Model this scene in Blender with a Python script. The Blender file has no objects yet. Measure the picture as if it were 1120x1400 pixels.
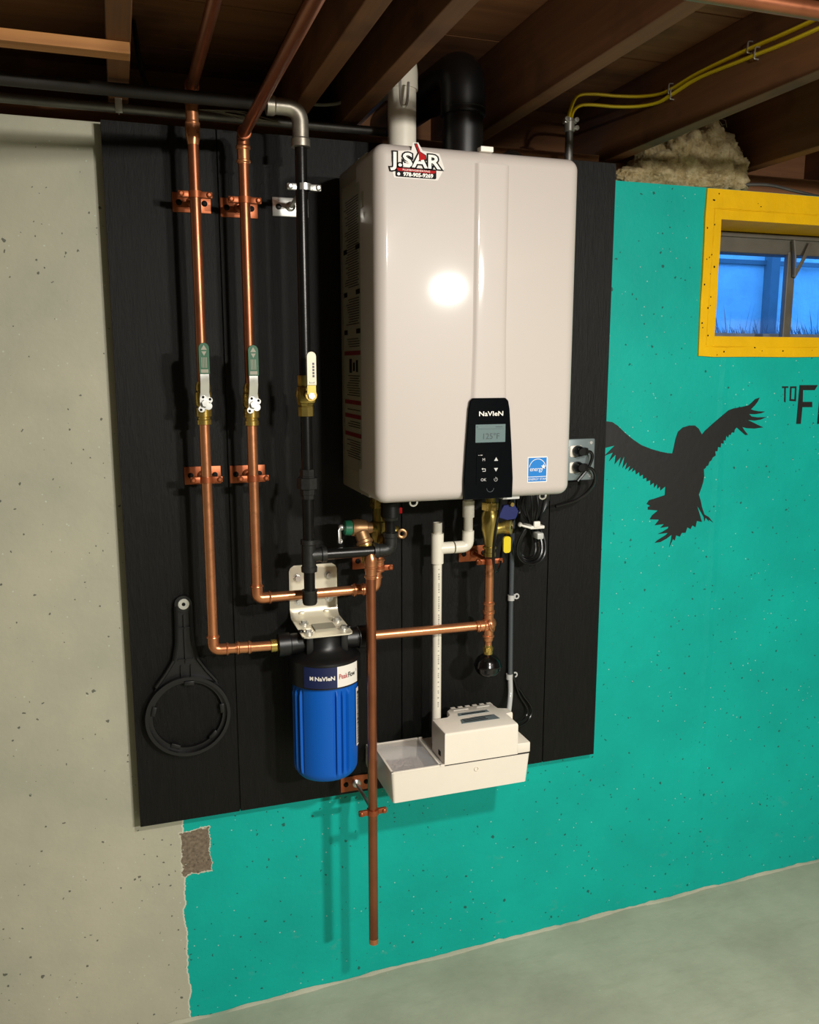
import bpy, bmesh, math, random
from mathutils import Vector, Matrix, noise
from mathutils.geometry import tessellate_polygon
random.seed(7)
SC = bpy.context.scene
COL = SC.collection
PI = math.pi

# ---------------- camera ----------------
cam = bpy.data.cameras.new('camera'); camo = bpy.data.objects.new('camera', cam); COL.objects.link(camo)
yaw, pit = .3238, .1683
cam.sensor_fit = 'HORIZONTAL'; cam.sensor_width = 36; cam.lens = 36 * 1168.17 / 1120
cam.clip_start = .02
fw = Vector((math.sin(yaw) * math.cos(pit), math.cos(yaw) * math.cos(pit), -math.sin(pit)))
camo.location = (.009, -1.9686, 1.061)
camo.rotation_euler = fw.to_track_quat('-Z', 'Y').to_euler()
SC.camera = camo
# ---------------- world: dusk sky outside the window ----------------
w = bpy.data.worlds.new('dusk'); SC.world = w; w.use_nodes = True
w.node_tree.nodes['Background'].inputs[0].default_value = (.055, .32, 1.0, 1)
w.node_tree.nodes['Background'].inputs[1].default_value = 3.1
# ---------------- lamps ----------------
def area(name, loc, target, sx, sy, power, color, spread=PI):
    l = bpy.data.lights.new(name, 'AREA'); l.shape = 'ELLIPSE'; l.size = sx; l.size_y = sy
    l.energy = power; l.color = color; l.spread = spread
    o = bpy.data.objects.new(name, l); COL.objects.link(o); o.location = loc
    o.rotation_euler = (Vector(target) - Vector(loc)).to_track_quat('-Z', 'Y').to_euler()
    return o
area('near_ceiling_lamp', (.74, -1.9, 1.56), (.66, -1.15, 0), .09, .09, 28, (1, .95, .87))
area('far_ceiling_lamp', (1.73, -3.45, 1.57), (1.38, -2.45, -.3), .22, .12, 86, (1, .96, .89))
# ---------------- exposure ----------------
SC.view_settings.view_transform = 'Standard'; SC.view_settings.look = 'None'
SC.view_settings.gamma = 1; SC.view_settings.use_curve_mapping = False
SC.view_settings.exposure = 0.17

# ---------------- materials ----------------
def srgb(r, g, b):
    f = lambda c: (c / 255) / 12.92 if c / 255 <= .04045 else ((c / 255 + .055) / 1.055) ** 2.4
    return (f(r), f(g), f(b), 1)
class NT:
    def __init__(s, m): s.t = m.node_tree; s.n = s.t.nodes; s.l = s.t.links; s.b = s.n['Principled BSDF']
    def add(s, typ, **kw):
        n = s.n.new(typ)
        for k, v in kw.items():
            if k == 'i':
                for a, b in v.items():
                    if hasattr(b, 'links') or isinstance(b, bpy.types.NodeSocket): s.l.new(b, n.inputs[a])
                    else: n.inputs[a].default_value = b
            else: setattr(n, k, v)
        return n
    def co(s, scale=(1, 1, 1)):
        g = s.add('ShaderNodeNewGeometry')
        m = s.add('ShaderNodeMapping', i={'Vector': g.outputs['Position'], 'Scale': scale})
        return m.outputs[0]
    def noise(s, vec, scale, detail=4, rough=.6):
        return s.add('ShaderNodeTexNoise', i={'Vector': vec, 'Scale': scale, 'Detail': detail, 'Roughness': rough}).outputs[0]
    def ramp(s, fac, stops):
        r = s.add('ShaderNodeValToRGB', i={0: fac}); e = r.color_ramp.elements
        e[0].position, e[0].color = stops[0]; e[1].position, e[1].color = stops[-1]
        for p, c in stops[1:-1]:
            q = e.new(p); q.color = c
        return r.outputs[0]
    def mix(s, f, a, b, blend='MIX'):
        m = s.add('ShaderNodeMix', data_type='RGBA', blend_type=blend)
        for idx, v in ((0, f), (6, a), (7, b)):
            if isinstance(v, bpy.types.NodeSocket): s.l.new(v, m.inputs[idx])
            else: m.inputs[idx].default_value = v
        return m.outputs[2]
    def math(s, op, a, b=0, c=None):
        m = s.add('ShaderNodeMath', operation=op)
        for idx, v in enumerate((a, b) if c is None else (a, b, c)):
            if isinstance(v, bpy.types.NodeSocket): s.l.new(v, m.inputs[idx])
            else: m.inputs[idx].default_value = v
        return m.outputs[0]
    def bump(s, h, strength=.3, dist=.01, prev=None):
        n = s.add('ShaderNodeBump', i={'Height': h, 'Strength': strength, 'Distance': dist})
        if prev is not None: s.l.new(prev, n.inputs['Normal'])
        s.l.new(n.outputs[0], s.b.inputs['Normal']); return n.outputs[0]
    def base(s, c): s.l.new(c, s.b.inputs['Base Color'])
def W1(v): return (v, v, v, 1)
def mat(name, col, rough=.5, metal=0, var=0, vscale=20, bump=0, bscale=60, bdist=.002, coat=0, stretch=(1, 1, 1), spec=.5, trans=0):
    m = bpy.data.materials.new(name); m.use_nodes = True; t = NT(m); b = t.b
    b.inputs['Base Color'].default_value = col; b.inputs['Roughness'].default_value = rough
    b.inputs['Metallic'].default_value = metal; b.inputs['Coat Weight'].default_value = coat
    b.inputs['Specular IOR Level'].default_value = spec; b.inputs['Transmission Weight'].default_value = trans
    v = t.co(stretch)
    n = t.noise(v, vscale)
    lo = tuple(c * (1 - var) for c in col[:3]) + (1,); hi = tuple(min(1, c * (1 + var)) for c in col[:3]) + (1,)
    t.base(t.ramp(n, [(.3, lo), (.7, hi)]))
    if bump: t.bump(t.noise(v, bscale), bump, bdist)
    return m
M = {}
# painted poured concrete with air pits, grey left of a ragged paint line and teal right of it
def concrete(name, floor=False):
    m = bpy.data.materials.new(name); m.use_nodes = True; t = NT(m); v = t.co()
    grey = srgb(178, 176, 155)
    n1 = t.noise(v, 3.5, 6); n2 = t.noise(v, 40, 5)
    g = t.ramp(n1, [(.3, srgb(166, 166, 147)), (.7, srgb(186, 182, 161))])
    if floor:
        g = t.ramp(n1, [(.3, srgb(160, 159, 140)), (.55, srgb(178, 178, 157)), (.75, srgb(190, 188, 168))])
        st = t.noise(t.co((2, 9, 1)), 3, 8, .7)
        g = t.mix(t.ramp(st, [(.52, W1(0)), (.72, W1(.5))]), g, srgb(160, 160, 138))
        colr = g
    else:
        te = t.ramp(n1, [(.3, srgb(0, 160, 148)), (.7, srgb(2, 176, 162))])
        # pale scuffs low on the teal paint
        sc = t.noise(t.co((3, 1, 5)), 3.1, 9, .75)
        sep = t.add('ShaderNodeSeparateXYZ', i={0: t.co()})
        X, Z = sep.outputs[0], sep.outputs[2]
        low = t.ramp(t.math('MULTIPLY_ADD', Z, -2.2, -.25), [(0, W1(0)), (1, W1(1))])
        scf = t.math('MULTIPLY', t.ramp(sc, [(.60, W1(0)), (.72, W1(.8))]), low)
        te = t.mix(scf, te, srgb(95, 160, 142))
        jag = t.noise(t.co((0, 0, 1)), 9, 6, .7)
        edge = t.math('MULTIPLY_ADD', jag, .05, .07)
        msk = t.math('GREATER_THAN', X, edge)
        fringe = t.math('GREATER_THAN', X, t.math('SUBTRACT', edge, .0035))
        g2 = t.mix(fringe, g, srgb(205, 203, 185))
        colr = t.mix(msk, g2, te)
        # bare chip where the paint came off
        jx = t.math('MULTIPLY_ADD', t.noise(t.co((1, 1, 1)), 17, 7, .7), .05, -.025)
        dx = t.math('ABSOLUTE', t.math('ADD', t.math('SUBTRACT', X, .124), jx)); dz = t.math('ABSOLUTE', t.math('ADD', t.math('SUBTRACT', Z, -.107), jx))
        chip = t.math('MULTIPLY', t.math('LESS_THAN', dx, .033), t.math('LESS_THAN', dz, .059))
        rim = t.math('MULTIPLY', t.math('LESS_THAN', dx, .0355), t.math('LESS_THAN', dz, .0620))
        colr = t.mix(rim, colr, srgb(196, 192, 172))
        colr = t.mix(chip, colr, t.ramp(t.noise(v, 130, 4), [(.3, srgb(92, 80, 66)), (.7, srgb(138, 124, 106))]))
    # pits, their outlines roughened
    nz = t.add('ShaderNodeTexNoise', i={'Vector': v, 'Scale': 120.0, 'Detail': 3.0})
    vd = t.add('ShaderNodeVectorMath', operation='MULTIPLY_ADD', i={0: nz.outputs[1], 1: (.011, .011, .011)}); t.l.new(v, vd.inputs[2]); vp = vd.outputs[0]
    vo = t.add('ShaderNodeTexVoronoi', i={'Vector': vp, 'Scale': 26.0, 'Randomness': 1.0})
    on = t.add('ShaderNodeSeparateColor', i={0: vo.outputs['Color']})
    rad = t.math('MULTIPLY', t.math('MAXIMUM', t.math('SUBTRACT', on.outputs[0], .52), 0), .26)
    pit = t.math('LESS_THAN', vo.outputs['Distance'], rad)
    vo2 = t.add('ShaderNodeTexVoronoi', i={'Vector': vp, 'Scale': 75.0})
    on2 = t.add('ShaderNodeSeparateColor', i={0: vo2.outputs['Color']})
    pit2 = t.math('LESS_THAN', vo2.outputs['Distance'], t.math('MULTIPLY', t.math('MAXIMUM', t.math('SUBTRACT', on2.outputs[0], .74), 0), .85))
    pits = t.math('MAXIMUM', pit, pit2)
    pits = t.math('MULTIPLY', pits, .0 if floor else .72)
    colr = t.mix(pits, colr, (.02, .03, .025, 1))
    # pale specks
    vo3 = t.add('ShaderNodeTexVoronoi', i={'Vector': v, 'Scale': 60.0})
    on3 = t.add('ShaderNodeSeparateColor', i={0: vo3.outputs['Color']})
    sp = t.math('LESS_THAN', vo3.outputs['Distance'], t.math('MULTIPLY', t.math('MAXIMUM', t.math('SUBTRACT', on3.outputs[1], .9), 0), 1.2))
    colr = t.mix(t.math('MULTIPLY', sp, .45), colr, srgb(205, 220, 205))
    t.base(colr)
    h = t.math('ADD', t.math('MULTIPLY', n1, 1.5), t.math('MULTIPLY', n2, .5))
    if not floor:
        sm = t.math('ABSOLUTE', t.math('SUBTRACT', t.math('MULTIPLY_ADD', t.noise(t.co((0, 0, 1)), 6, 3), .03, X), 1.605))
        h = t.math('ADD', h, t.math('MULTIPLY', t.ramp(t.math('MULTIPLY', sm, 60), [(0, W1(1)), (1, W1(0))]), t.math('MULTIPLY', n2, 1.2)))
    nb = t.bump(h, .2, .010)
    t.bump(t.math('SUBTRACT', 1, pits), .5, .004, nb)
    t.b.inputs['Roughness'].default_value = .6 if floor else .55; t.b.inputs['Specular IOR Level'].default_value = .25
    return m
M['wall'] = concrete('painted_concrete'); M['floor'] = concrete('floor_paint', True)
def wood(name, c1, c2, axis, rough=.75):
    m = bpy.data.materials.new(name); m.use_nodes = True; t = NT(m)
    sc = {'x': (1.2, 25, 25), 'y': (25, 1.2, 25), 'z': (25, 25, 1.2)}[axis]
    v = t.co(sc); n = t.noise(v, 1.6, 6, .65); big = t.noise(t.co(), 5, 3)
    c = t.ramp(n, [(.25, c1), (.75, c2)])
    c = t.mix(t.ramp(big, [(.56, W1(0)), (.70, W1(.55))]), c, tuple(x * .35 for x in c1[:3]) + (1,))
    t.base(c); t.bump(n, .25, .003); t.b.inputs['Roughness'].default_value = rough
    return m
M['joist'] = wood('old_joist_wood', srgb(92, 56, 28), srgb(120, 78, 42), 'y')
M['plank'] = wood('old_plank_wood', srgb(106, 66, 36), srgb(140, 94, 56), 'x')
M['strip'] = wood('strip_wood', srgb(150, 98, 52), srgb(196, 138, 80), 'x')
# rough sawn black board
m = bpy.data.materials.new('black_rough_board'); m.use_nodes = True; t = NT(m)
n = t.noise(t.co((60, 60, 9)), 2.2, 8, .75)
t.base(t.ramp(n, [(.35, srgb(2, 2, 1)), (.62, srgb(10, 9, 7)), (.78, srgb(34, 30, 25))]))
t.b.inputs['Roughness'].default_value = .5; t.b.inputs['Specular IOR Level'].default_value = .3; t.bump(n, .8, .004); M['board'] = m
# brushed copper, tarnish towards darker brown
def metal(name, c1, c2, rough, sc=9, aniso=0):
    m = bpy.data.materials.new(name); m.use_nodes = True; t = NT(m)
    n = t.noise(t.co(), sc, 5); n2 = t.noise(t.co(), sc * 9, 3)
    t.base(t.ramp(n, [(.3, c1), (.7, c2)])); t.b.inputs['Metallic'].default_value = .82
    t.l.new(t.math('MULTIPLY_ADD', n2, .16, rough - .08), t.b.inputs['Roughness'])
    return m
M['copper'] = metal('copper_pipe', srgb(202, 130, 88), srgb(226, 156, 110), .30)
M['copperdull'] = metal('dull_copper', srgb(142, 84, 56), srgb(170, 106, 74), .36)
M['bracketcu'] = mat('copper_coated_steel', srgb(156, 84, 48), .42, .6, .12, 60)
M['brass'] = metal('brass', srgb(176, 146, 70), srgb(214, 184, 104), .26)
M['olivebrass'] = metal('dark_brass', srgb(140, 122, 62), srgb(176, 154, 82), .34)
M['bronze'] = metal('cast_bronze', srgb(150, 112, 78), srgb(186, 146, 104), .4)
M['steel'] = metal('zinc_steel', srgb(205, 205, 200), srgb(235, 234, 228), .34)
M['castgrey'] = metal('malleable_iron', srgb(150, 144, 132), srgb(188, 182, 168), .4, 30)
M['conduit'] = metal('galvanised_conduit', srgb(96, 95, 92), srgb(122, 120, 116), .5)
M['blackiron'] = mat('black_iron_pipe', srgb(30, 29, 28), .28, .55, .2, 40, .15, 300, .0008)
M['dustiron'] = mat('dusty_black_iron', srgb(30, 26, 21), .65, .1, .3, 30, .2, 200, .001)
M['blackfit'] = mat('black_iron_fitting', srgb(44, 44, 42), .42, .5, .25, 90, .4, 260, .001)
M['white'] = mat('white_enamel', srgb(191, 182, 175), .42, 0, .01, 3, .05, 30, .004, coat=.5, spec=.25)
M['white'].node_tree.nodes['Principled BSDF'].inputs['Coat Roughness'].default_value = .07
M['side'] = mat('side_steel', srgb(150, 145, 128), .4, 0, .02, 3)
M['gloss'] = mat('black_gloss_plastic', srgb(4, 6, 10), .10, 0, 0, coat=.1, spec=.3)
M['black'] = mat('black_plastic', srgb(13, 13, 14), .40, 0, .1, 60, .1, 300, .0006)
M['rubber'] = mat('black_cable_rubber', srgb(14, 14, 15), .3)
M['ball'] = mat('black_painted_vessel', srgb(12, 12, 12), .18)
M['pvc'] = mat('white_pvc', srgb(226, 220, 204), .3, 0, .02)
M['roomwall'] = mat('low_bounce_room_wall', srgb(104, 103, 92), .7, 0, .06, 3)  # grey darkened on the out-of-view walls to cut their bounce light
M['sticker'] = mat('sticker_backing', srgb(214, 208, 200), .45)
M['pump'] = mat('off_white_pump_plastic', srgb(236, 227, 212), .36, 0, .015, 30)
M['label'] = mat('white_label', srgb(232, 227, 217), .4)
M['labelgrey'] = mat('grey_side_label', srgb(150, 146, 128), .5)
M['ink'] = mat('black_ink', srgb(16, 15, 15), .6, spec=.12)
M['inkfade'] = mat('grey_ink', srgb(150, 146, 134), .5)
M['red'] = mat('red_print', srgb(170, 16, 18), .6, spec=.12)
M['darkred'] = mat('maroon_print', srgb(122, 22, 26), .45)
M['navy'] = mat('navy_label', srgb(22, 32, 74), .35)
M['blue'] = mat('blue_sump_plastic', srgb(2, 88, 184), .45, 0, .02, 10, spec=.3)
M['starblue'] = mat('sticker_blue', srgb(14, 118, 196), .35)
M['green'] = mat('green_grip', srgb(14, 84, 50), .5)
M['greencap'] = mat('green_plastic_cap', srgb(30, 110, 80), .4)
M['cream'] = mat('cream_handle_paint', srgb(232, 222, 196), .3)
M['yellowp'] = mat('yellow_handle', srgb(220, 196, 30), .35)
M['bluep'] = mat('blue_handle', srgb(24, 40, 120), .4)
M['yellow'] = mat('yellow_cable', srgb(222, 192, 30), .35)
M['greypl'] = mat('grey_clip_plastic', srgb(190, 190, 186), .4)
M['greybox'] = mat('grey_outlet_plate', srgb(128, 140, 142), .35, .3)
M['tube'] = mat('grey_vinyl_tube', srgb(70, 76, 80), .2, 0, 0, coat=.3)
M['cleartube'] = mat('clear_vinyl_tube', srgb(190, 192, 190), .15, 0, 0, coat=.3)
M['lcd'] = mat('lcd_screen', srgb(96, 116, 116), .25)
M['lcdink'] = mat('lcd_ink', srgb(52, 66, 68), .4)
M['creambr'] = mat('cream_steel_bracket', srgb(226, 219, 196), .33, .25, .02, 30)
M['wyellow'] = mat('yellow_wall_paint', srgb(236, 184, 2), .6, 0, .08, 12, .5, 40, .004, spec=.2)
M['wframe'] = mat('grey_window_wood', srgb(96, 92, 84), .5, 0, .15, 20)
M['birdblack'] = mat('black_mural_paint', srgb(24, 23, 22), .5, 0, .05, 30, .3, 40, .002)
M['blackfoam'] = mat('black_vent_pipe', srgb(14, 14, 14), .35)
M['pebble'] = mat('neutraliser_pebbles', srgb(178, 160, 150), .7, 0, .4, 190, .5, 200, .002)
M['fence'] = mat('outdoor_panel', srgb(236, 236, 236), .7, 0, .12, 6, .4, 30, .01)
M['fencedark'] = mat('outdoor_post', srgb(130, 130, 132), .7, 0, .1, 12)
M['grass'] = mat('dusk_grass', srgb(120, 128, 138), .8, 0, .2, 20)
def glassy(name, col, alpha):
    m = bpy.data.materials.new(name); m.use_nodes = True; t = NT(m)
    t.b.inputs['Base Color'].default_value = col; t.b.inputs['Roughness'].default_value = .06
    tr = t.add('ShaderNodeBsdfTransparent'); lw = t.add('ShaderNodeLayerWeight', i={0: .15})
    mx = t.add('ShaderNodeMixShader', i={0: t.math('ADD', t.math('MULTIPLY', lw.outputs['Fresnel'], .45), alpha), 1: tr.outputs[0], 2: t.b.outputs[0]})
    t.l.new(mx.outputs[0], t.n['Material Output'].inputs[0]); return m
M['glass'] = glassy('window_glass', W1(.05), .02)
M['clear'] = glassy('clear_plastic', W1(.8), .07)
# fibreglass
m = bpy.data.materials.new('fibreglass'); m.use_nodes = True; t = NT(m)
n = t.noise(t.co((1, 1, 1)), 30, 8, .8)
t.base(t.ramp(n, [(.3, srgb(128, 104, 62)), (.45, srgb(200, 176, 124)), (.62, srgb(232, 214, 170))]))
t.b.inputs['Roughness'].default_value = .95; t.bump(n, 1, .02); M['fibre'] = m

# ---------------- geometry ----------------
def frames(pts):
    T = []
    for i in range(len(pts)):
        a = pts[max(0, i - 1)]; b = pts[min(len(pts) - 1, i + 1)]; T.append((b - a).normalized())
    up = Vector((0, 0, 1)) if abs(T[0].z) < .9 else Vector((0, -1, 0))
    n = (up - T[0] * up.dot(T[0])).normalized(); out = []
    for t_ in T:
        n = (n - t_ * n.dot(t_)).normalized(); out.append((t_, n, t_.cross(n)))
    return out
class MB:
    def __init__(s): s.b = bmesh.new(); s.mi = 0
    def _v(s, p): return s.b.verts.new(p)
    def _f(s, vs):
        try:
            f = s.b.faces.new(vs); f.material_index = s.mi
        except ValueError: pass
    def box(s, x0, x1, y0, y1, z0, z1, bev=0, M4=None, seg=2):
        r = bmesh.ops.create_cube(s.b, size=1)
        bmesh.ops.scale(s.b, vec=(x1 - x0, y1 - y0, z1 - z0), verts=r['verts'])
        bmesh.ops.translate(s.b, vec=((x0 + x1) / 2, (y0 + y1) / 2, (z0 + z1) / 2), verts=r['verts'])
        vs = r['verts']
        if bev:
            es = list({e for v in vs for e in v.link_edges})
            q = bmesh.ops.bevel(s.b, geom=es, offset=bev, segments=seg, profile=.5, affect='EDGES')
            vs = list({v for f in q['faces'] for v in f.verts} | {v for v in vs if v.is_valid})
        if M4 is not None:
            bmesh.ops.transform(s.b, matrix=M4, verts=[v for v in vs if v.is_valid])
        return s
    def rings(s, rings, closed=False, cap=True):
        for i in range(len(rings) - 1):
            a, b = rings[i], rings[i + 1]; n = len(a)
            for k in range(n): s._f([a[k], a[(k + 1) % n], b[(k + 1) % n], b[k]])
        if closed:
            a, b = rings[-1], rings[0]; n = len(a)
            for k in range(n): s._f([a[k], a[(k + 1) % n], b[(k + 1) % n], b[k]])
        elif cap:
            s._f(list(reversed(rings[0]))); s._f(rings[-1])
        return s
    def tube(s, pts, r, n=14, cap=True, flat=None):
        pts = [Vector(p) for p in pts]; fr = frames(pts)
        rs = r if isinstance(r, (list, tuple)) else [r] * len(pts); R = []
        for p, (t_, u, v), rr in zip(pts, fr, rs):
            q = rr * (flat or 1)
            R.append([s._v(p + u * rr * math.cos(2 * PI * k / n) + v * q * math.sin(2 * PI * k / n)) for k in range(n)])
        return s.rings(R, cap=cap)
    def lathe(s, o, d, prof, n=24, cap=True):
        o = Vector(o); d = Vector(d).normalized()
        u = d.orthogonal().normalized(); v = d.cross(u); R = []
        for h, r in prof:
            R.append([s._v(o + d * h + (u * math.cos(2 * PI * k / n) + v * math.sin(2 * PI * k / n)) * max(r, 1e-5)) for k in range(n)])
        return s.rings(R, cap=cap)
    def cyl(s, a, b, r, n=14):
        a = Vector(a); b = Vector(b); return s.lathe(a, b - a, [(0, r), ((b - a).length, r)], n)
    def ball(s, c, r, n=20, sc=(1, 1, 1)):
        q = bmesh.ops.create_uvsphere(s.b, u_segments=n, v_segments=n * 2 // 3, radius=r)
        bmesh.ops.scale(s.b, vec=sc, verts=q['verts']); bmesh.ops.translate(s.b, vec=c, verts=q['verts']); return s
    def torus(s, c, d, R, r, n=24, m=8):
        c = Vector(c); d = Vector(d).normalized(); u = d.orthogonal().normalized(); v = d.cross(u); L = []
        for k in range(n):
            e = u * math.cos(2 * PI * k / n) + v * math.sin(2 * PI * k / n)
            L.append([s._v(c + e * (R + r * math.cos(2 * PI * j / m)) + d * r * math.sin(2 * PI * j / m)) for j in range(m)])
        return s.rings(L, closed=True)
    def prism(s, poly, f0, f1):
        # poly in 2D, f0/f1 map (u,v) to front and back points
        a = [s._v(f0(u, v)) for u, v in poly]; b = [s._v(f1(u, v)) for u, v in poly]
        n = len(a)
        if n > 4:
            P = [Vector((u * 1000, v * 1000, 0)) for u, v in poly]
            for q in tessellate_polygon([P]): s._f([a[i] for i in q]); s._f([b[i] for i in reversed(q)])
        else: s._f(a); s._f(list(reversed(b)))
        for k in range(n): s._f([a[(k + 1) % n], a[k], b[k], b[(k + 1) % n]])
        return s
    def pxz(s, poly, y0, y1): return s.prism(poly, lambda u, v: Vector((u, y0, v)), lambda u, v: Vector((u, y1, v)))
    def pxy(s, poly, z0, z1): return s.prism(poly, lambda u, v: Vector((u, v, z1)), lambda u, v: Vector((u, v, z0)))
    def hexa(s, a, b, r): return s.cyl(a, b, r, 6)
    def build(s, name, material, parent=None, smooth=35, bevel=0):
        b = s.b
        bmesh.ops.triangulate(b, faces=[f for f in b.faces if len(f.verts) > 6])
        bmesh.ops.recalc_face_normals(b, faces=b.faces)
        if parent is not None:
            bmesh.ops.translate(b, vec=-Vector(RL[parent.name]), verts=b.verts)
        me = bpy.data.meshes.new(name); b.to_mesh(me); b.free()
        ms = material if isinstance(material, (list, tuple)) else [material]
        for m_ in ms: me.materials.append(M[m_])
        if smooth:
            me.shade_smooth(); me.set_sharp_from_angle(angle=math.radians(smooth))
        o = bpy.data.objects.new(name, me); COL.objects.link(o)
        if parent is not None:
            o.parent = parent; RL[o.name] = RL[parent.name]
        else: RL[o.name] = (0, 0, 0)
        if bevel:
            mod = o.modifiers.new('edge', 'BEVEL'); mod.width = bevel; mod.segments = 2; mod.limit_method = 'ANGLE'
        return o
RL = {}
def tag(o, label=None, cat=None, group=None, kind=None):
    for k, v in (('label', label), ('category', cat), ('group', group), ('kind', kind)):
        if v: o[k] = v
    return o
def thing(name, loc, label=None, cat=None, group=None, kind=None):
    o = bpy.data.objects.new(name, None); COL.objects.link(o); o.location = loc
    o.empty_display_size = .02; RL[o.name] = tuple(loc); return tag(o, label, cat, group, kind)
def copy_tree(o, parent=None):
    c = o.copy(); COL.objects.link(c); RL[c.name] = RL[o.name]
    if parent is not None: c.parent = parent
    for ch in list(o.children): copy_tree(ch, c)
    return c
def bend(pts, R, n=7):
    """polyline with rounded corners"""
    pts = [Vector(p) for p in pts]; out = [pts[0]]
    for i in range(1, len(pts) - 1):
        p = pts[i]; a = (pts[i - 1] - p); b = (pts[i + 1] - p)
        r = min(R, a.length * .49, b.length * .49); a = p + a.normalized() * r; b = p + b.normalized() * r
        for k in range(n + 1):
            t_ = k / n; out.append(a * (1 - t_) ** 2 + p * 2 * t_ * (1 - t_) + b * t_ ** 2)
    out.append(pts[-1]); return out
def smoothline(pts, n=6):
    P = [Vector(p) for p in pts]; P = [P[0] * 2 - P[1]] + P + [P[-1] * 2 - P[-2]]; out = []
    for i in range(1, len(P) - 2):
        for k in range(n):
            t_ = k / n; a, b, c, d = P[i - 1:i + 3]
            out.append(.5 * ((2 * b) + (c - a) * t_ + (2 * a - 5 * b + 4 * c - d) * t_ ** 2 + (3 * b - a - 3 * c + d) * t_ ** 3))
    out.append(P[-2]); return out
def text(mb, s, size, fn, align='CENTER', bold=0.0, sx=1.0):
    """add flat lettering to mb; fn maps (u, v) in metres to a point"""
    cu = bpy.data.curves.new('lettering', 'FONT'); cu.body = s; cu.size = size; cu.align_x = align; cu.align_y = 'CENTER'
    cu.offset = bold; cu.resolution_u = 3
    o = bpy.data.objects.new('lettering', cu); COL.objects.link(o)
    dg = bpy.context.evaluated_depsgraph_get(); me = o.evaluated_get(dg).to_mesh()
    vs = [mb._v(fn(v.co.x * sx, v.co.y)) for v in me.vertices]
    for p in me.polygons: mb._f([vs[i] for i in p.vertices])
    o.to_mesh_clear(); bpy.data.objects.remove(o); bpy.data.curves.remove(cu)
    return mb
def rrect(x0, x1, z0, z1, r, n=5):
    out = []
    for cx, cz, a0 in ((x1 - r, z1 - r, 0), (x0 + r, z1 - r, PI / 2), (x0 + r, z0 + r, PI), (x1 - r, z0 + r, 1.5 * PI)):
        for k in range(n + 1):
            a = a0 + PI / 2 * k / n; out.append((cx + r * math.cos(a), cz + r * math.sin(a)))
    return out
def circ(cx, cz, r, n=16, a0=0, a1=2 * PI):
    return [(cx + r * math.cos(a0 + (a1 - a0) * k / n), cz + r * math.sin(a0 + (a1 - a0) * k / n)) for k in range(n)]

# ================= the setting =================
FZ = lambda x: -.562 + .025 * x
XL, XR, YF, WT = -2.4, 3.6, -4.2, .30
WY = .016
wx0, wx1, wz0, wz1 = 1.5425, 2.3525, 1.139, 1.451
b = MB()
def slab(b, x0, x1, y0, y1, z0a, z0b, z1a, z1b):
    c = [(x0, y0, z0a), (x1, y0, z0b), (x1, y1, z0b), (x0, y1, z0a), (x0, y0, z1a), (x1, y0, z1b), (x1, y1, z1b), (x0, y1, z1a)]
    v = [b._v(p) for p in c]
    for f in ((0, 1, 2, 3), (7, 6, 5, 4), (0, 4, 5, 1), (1, 5, 6, 2), (2, 6, 7, 3), (3, 7, 4, 0)): b._f([v[i] for i in f])
def top(x): return 1.560 - .035 * min(1, max(0, (x - .2) / 1.0))
for a, c in ((XL, .2), (.2, 1.2), (1.2, wx0)): slab(b, a, c, WY, WT, FZ(a) - .1, FZ(c) - .1, top(a), top(c))
slab(b, wx0, wx1, WY, WT, FZ(wx0) - .1, FZ(wx1) - .1, wz0, wz0)
slab(b, wx0, wx1, WY, WT, wz1, wz1, top(wx0), top(wx1))
slab(b, wx1, XR, WY, WT, FZ(wx1) - .1, FZ(XR) - .1, top(wx1), top(XR))
tag(b.build('wall_back', 'wall', smooth=0), kind='structure')
b = MB(); slab(b, XL, XR, YF, WY + .01, FZ(XL) - .12, FZ(XR) - .12, FZ(XL), FZ(XR)); tag(b.build('floor', 'floor', smooth=0), kind='structure')
CZ = 1.757
for nm, bx in (('wall_left', (XL - .2, XL, YF, .3)), ('wall_right', (XR, XR + .2, YF, .3)), ('wall_front', (XL - .2, XR + .2, YF - .2, YF))):
    b = MB(); b.box(*bx, -.75, CZ + .04); tag(b.build(nm, 'roomwall', smooth=0), kind='structure')
# ceiling: subfloor planks, joists, rim joist, sill
ceil = thing('ceiling', (0, 0, CZ), kind='structure')
y = .40; k = 0
while y > YF:
    y2 = y - .268
    b = MB(); b.box(XL, XR, y2 + .003, y - .003, CZ, CZ + .022 + .002 * (k % 3)); b.build('plank', 'plank', ceil, 0)
    y = y2; k += 1
b = MB(); b.box(XL - .2, XR + .2, YF - .2, .45, CZ + .024, CZ + .05); b.build('subfloor', 'plank', ceil, 0)
JB = 1.593
J = [-2.03, -1.62, -1.21, -.80, -.39, .018, .382, .503, .83, 1.245, 1.66, 2.07, 2.48, 2.89, 3.3]
for x in J:
    b = MB(); b.box(x, x + .039, YF, .30, JB, CZ); b.build('joist', 'joist', ceil, 0, .002)
b = MB(); b.box(XL, XR, .30, .34, JB - .04, CZ); b.build('rim_joist', 'plank', ceil, 0)
b = MB(); b.box(XL, 1.2, .06, .20, 1.558, JB); b.build('sill_plate', 'plank', ceil, 0)
b = MB(); b.box(1.2, XR, .12, .26, 1.523, JB); b.build('sill_plate', 'plank', ceil, 0)

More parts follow.
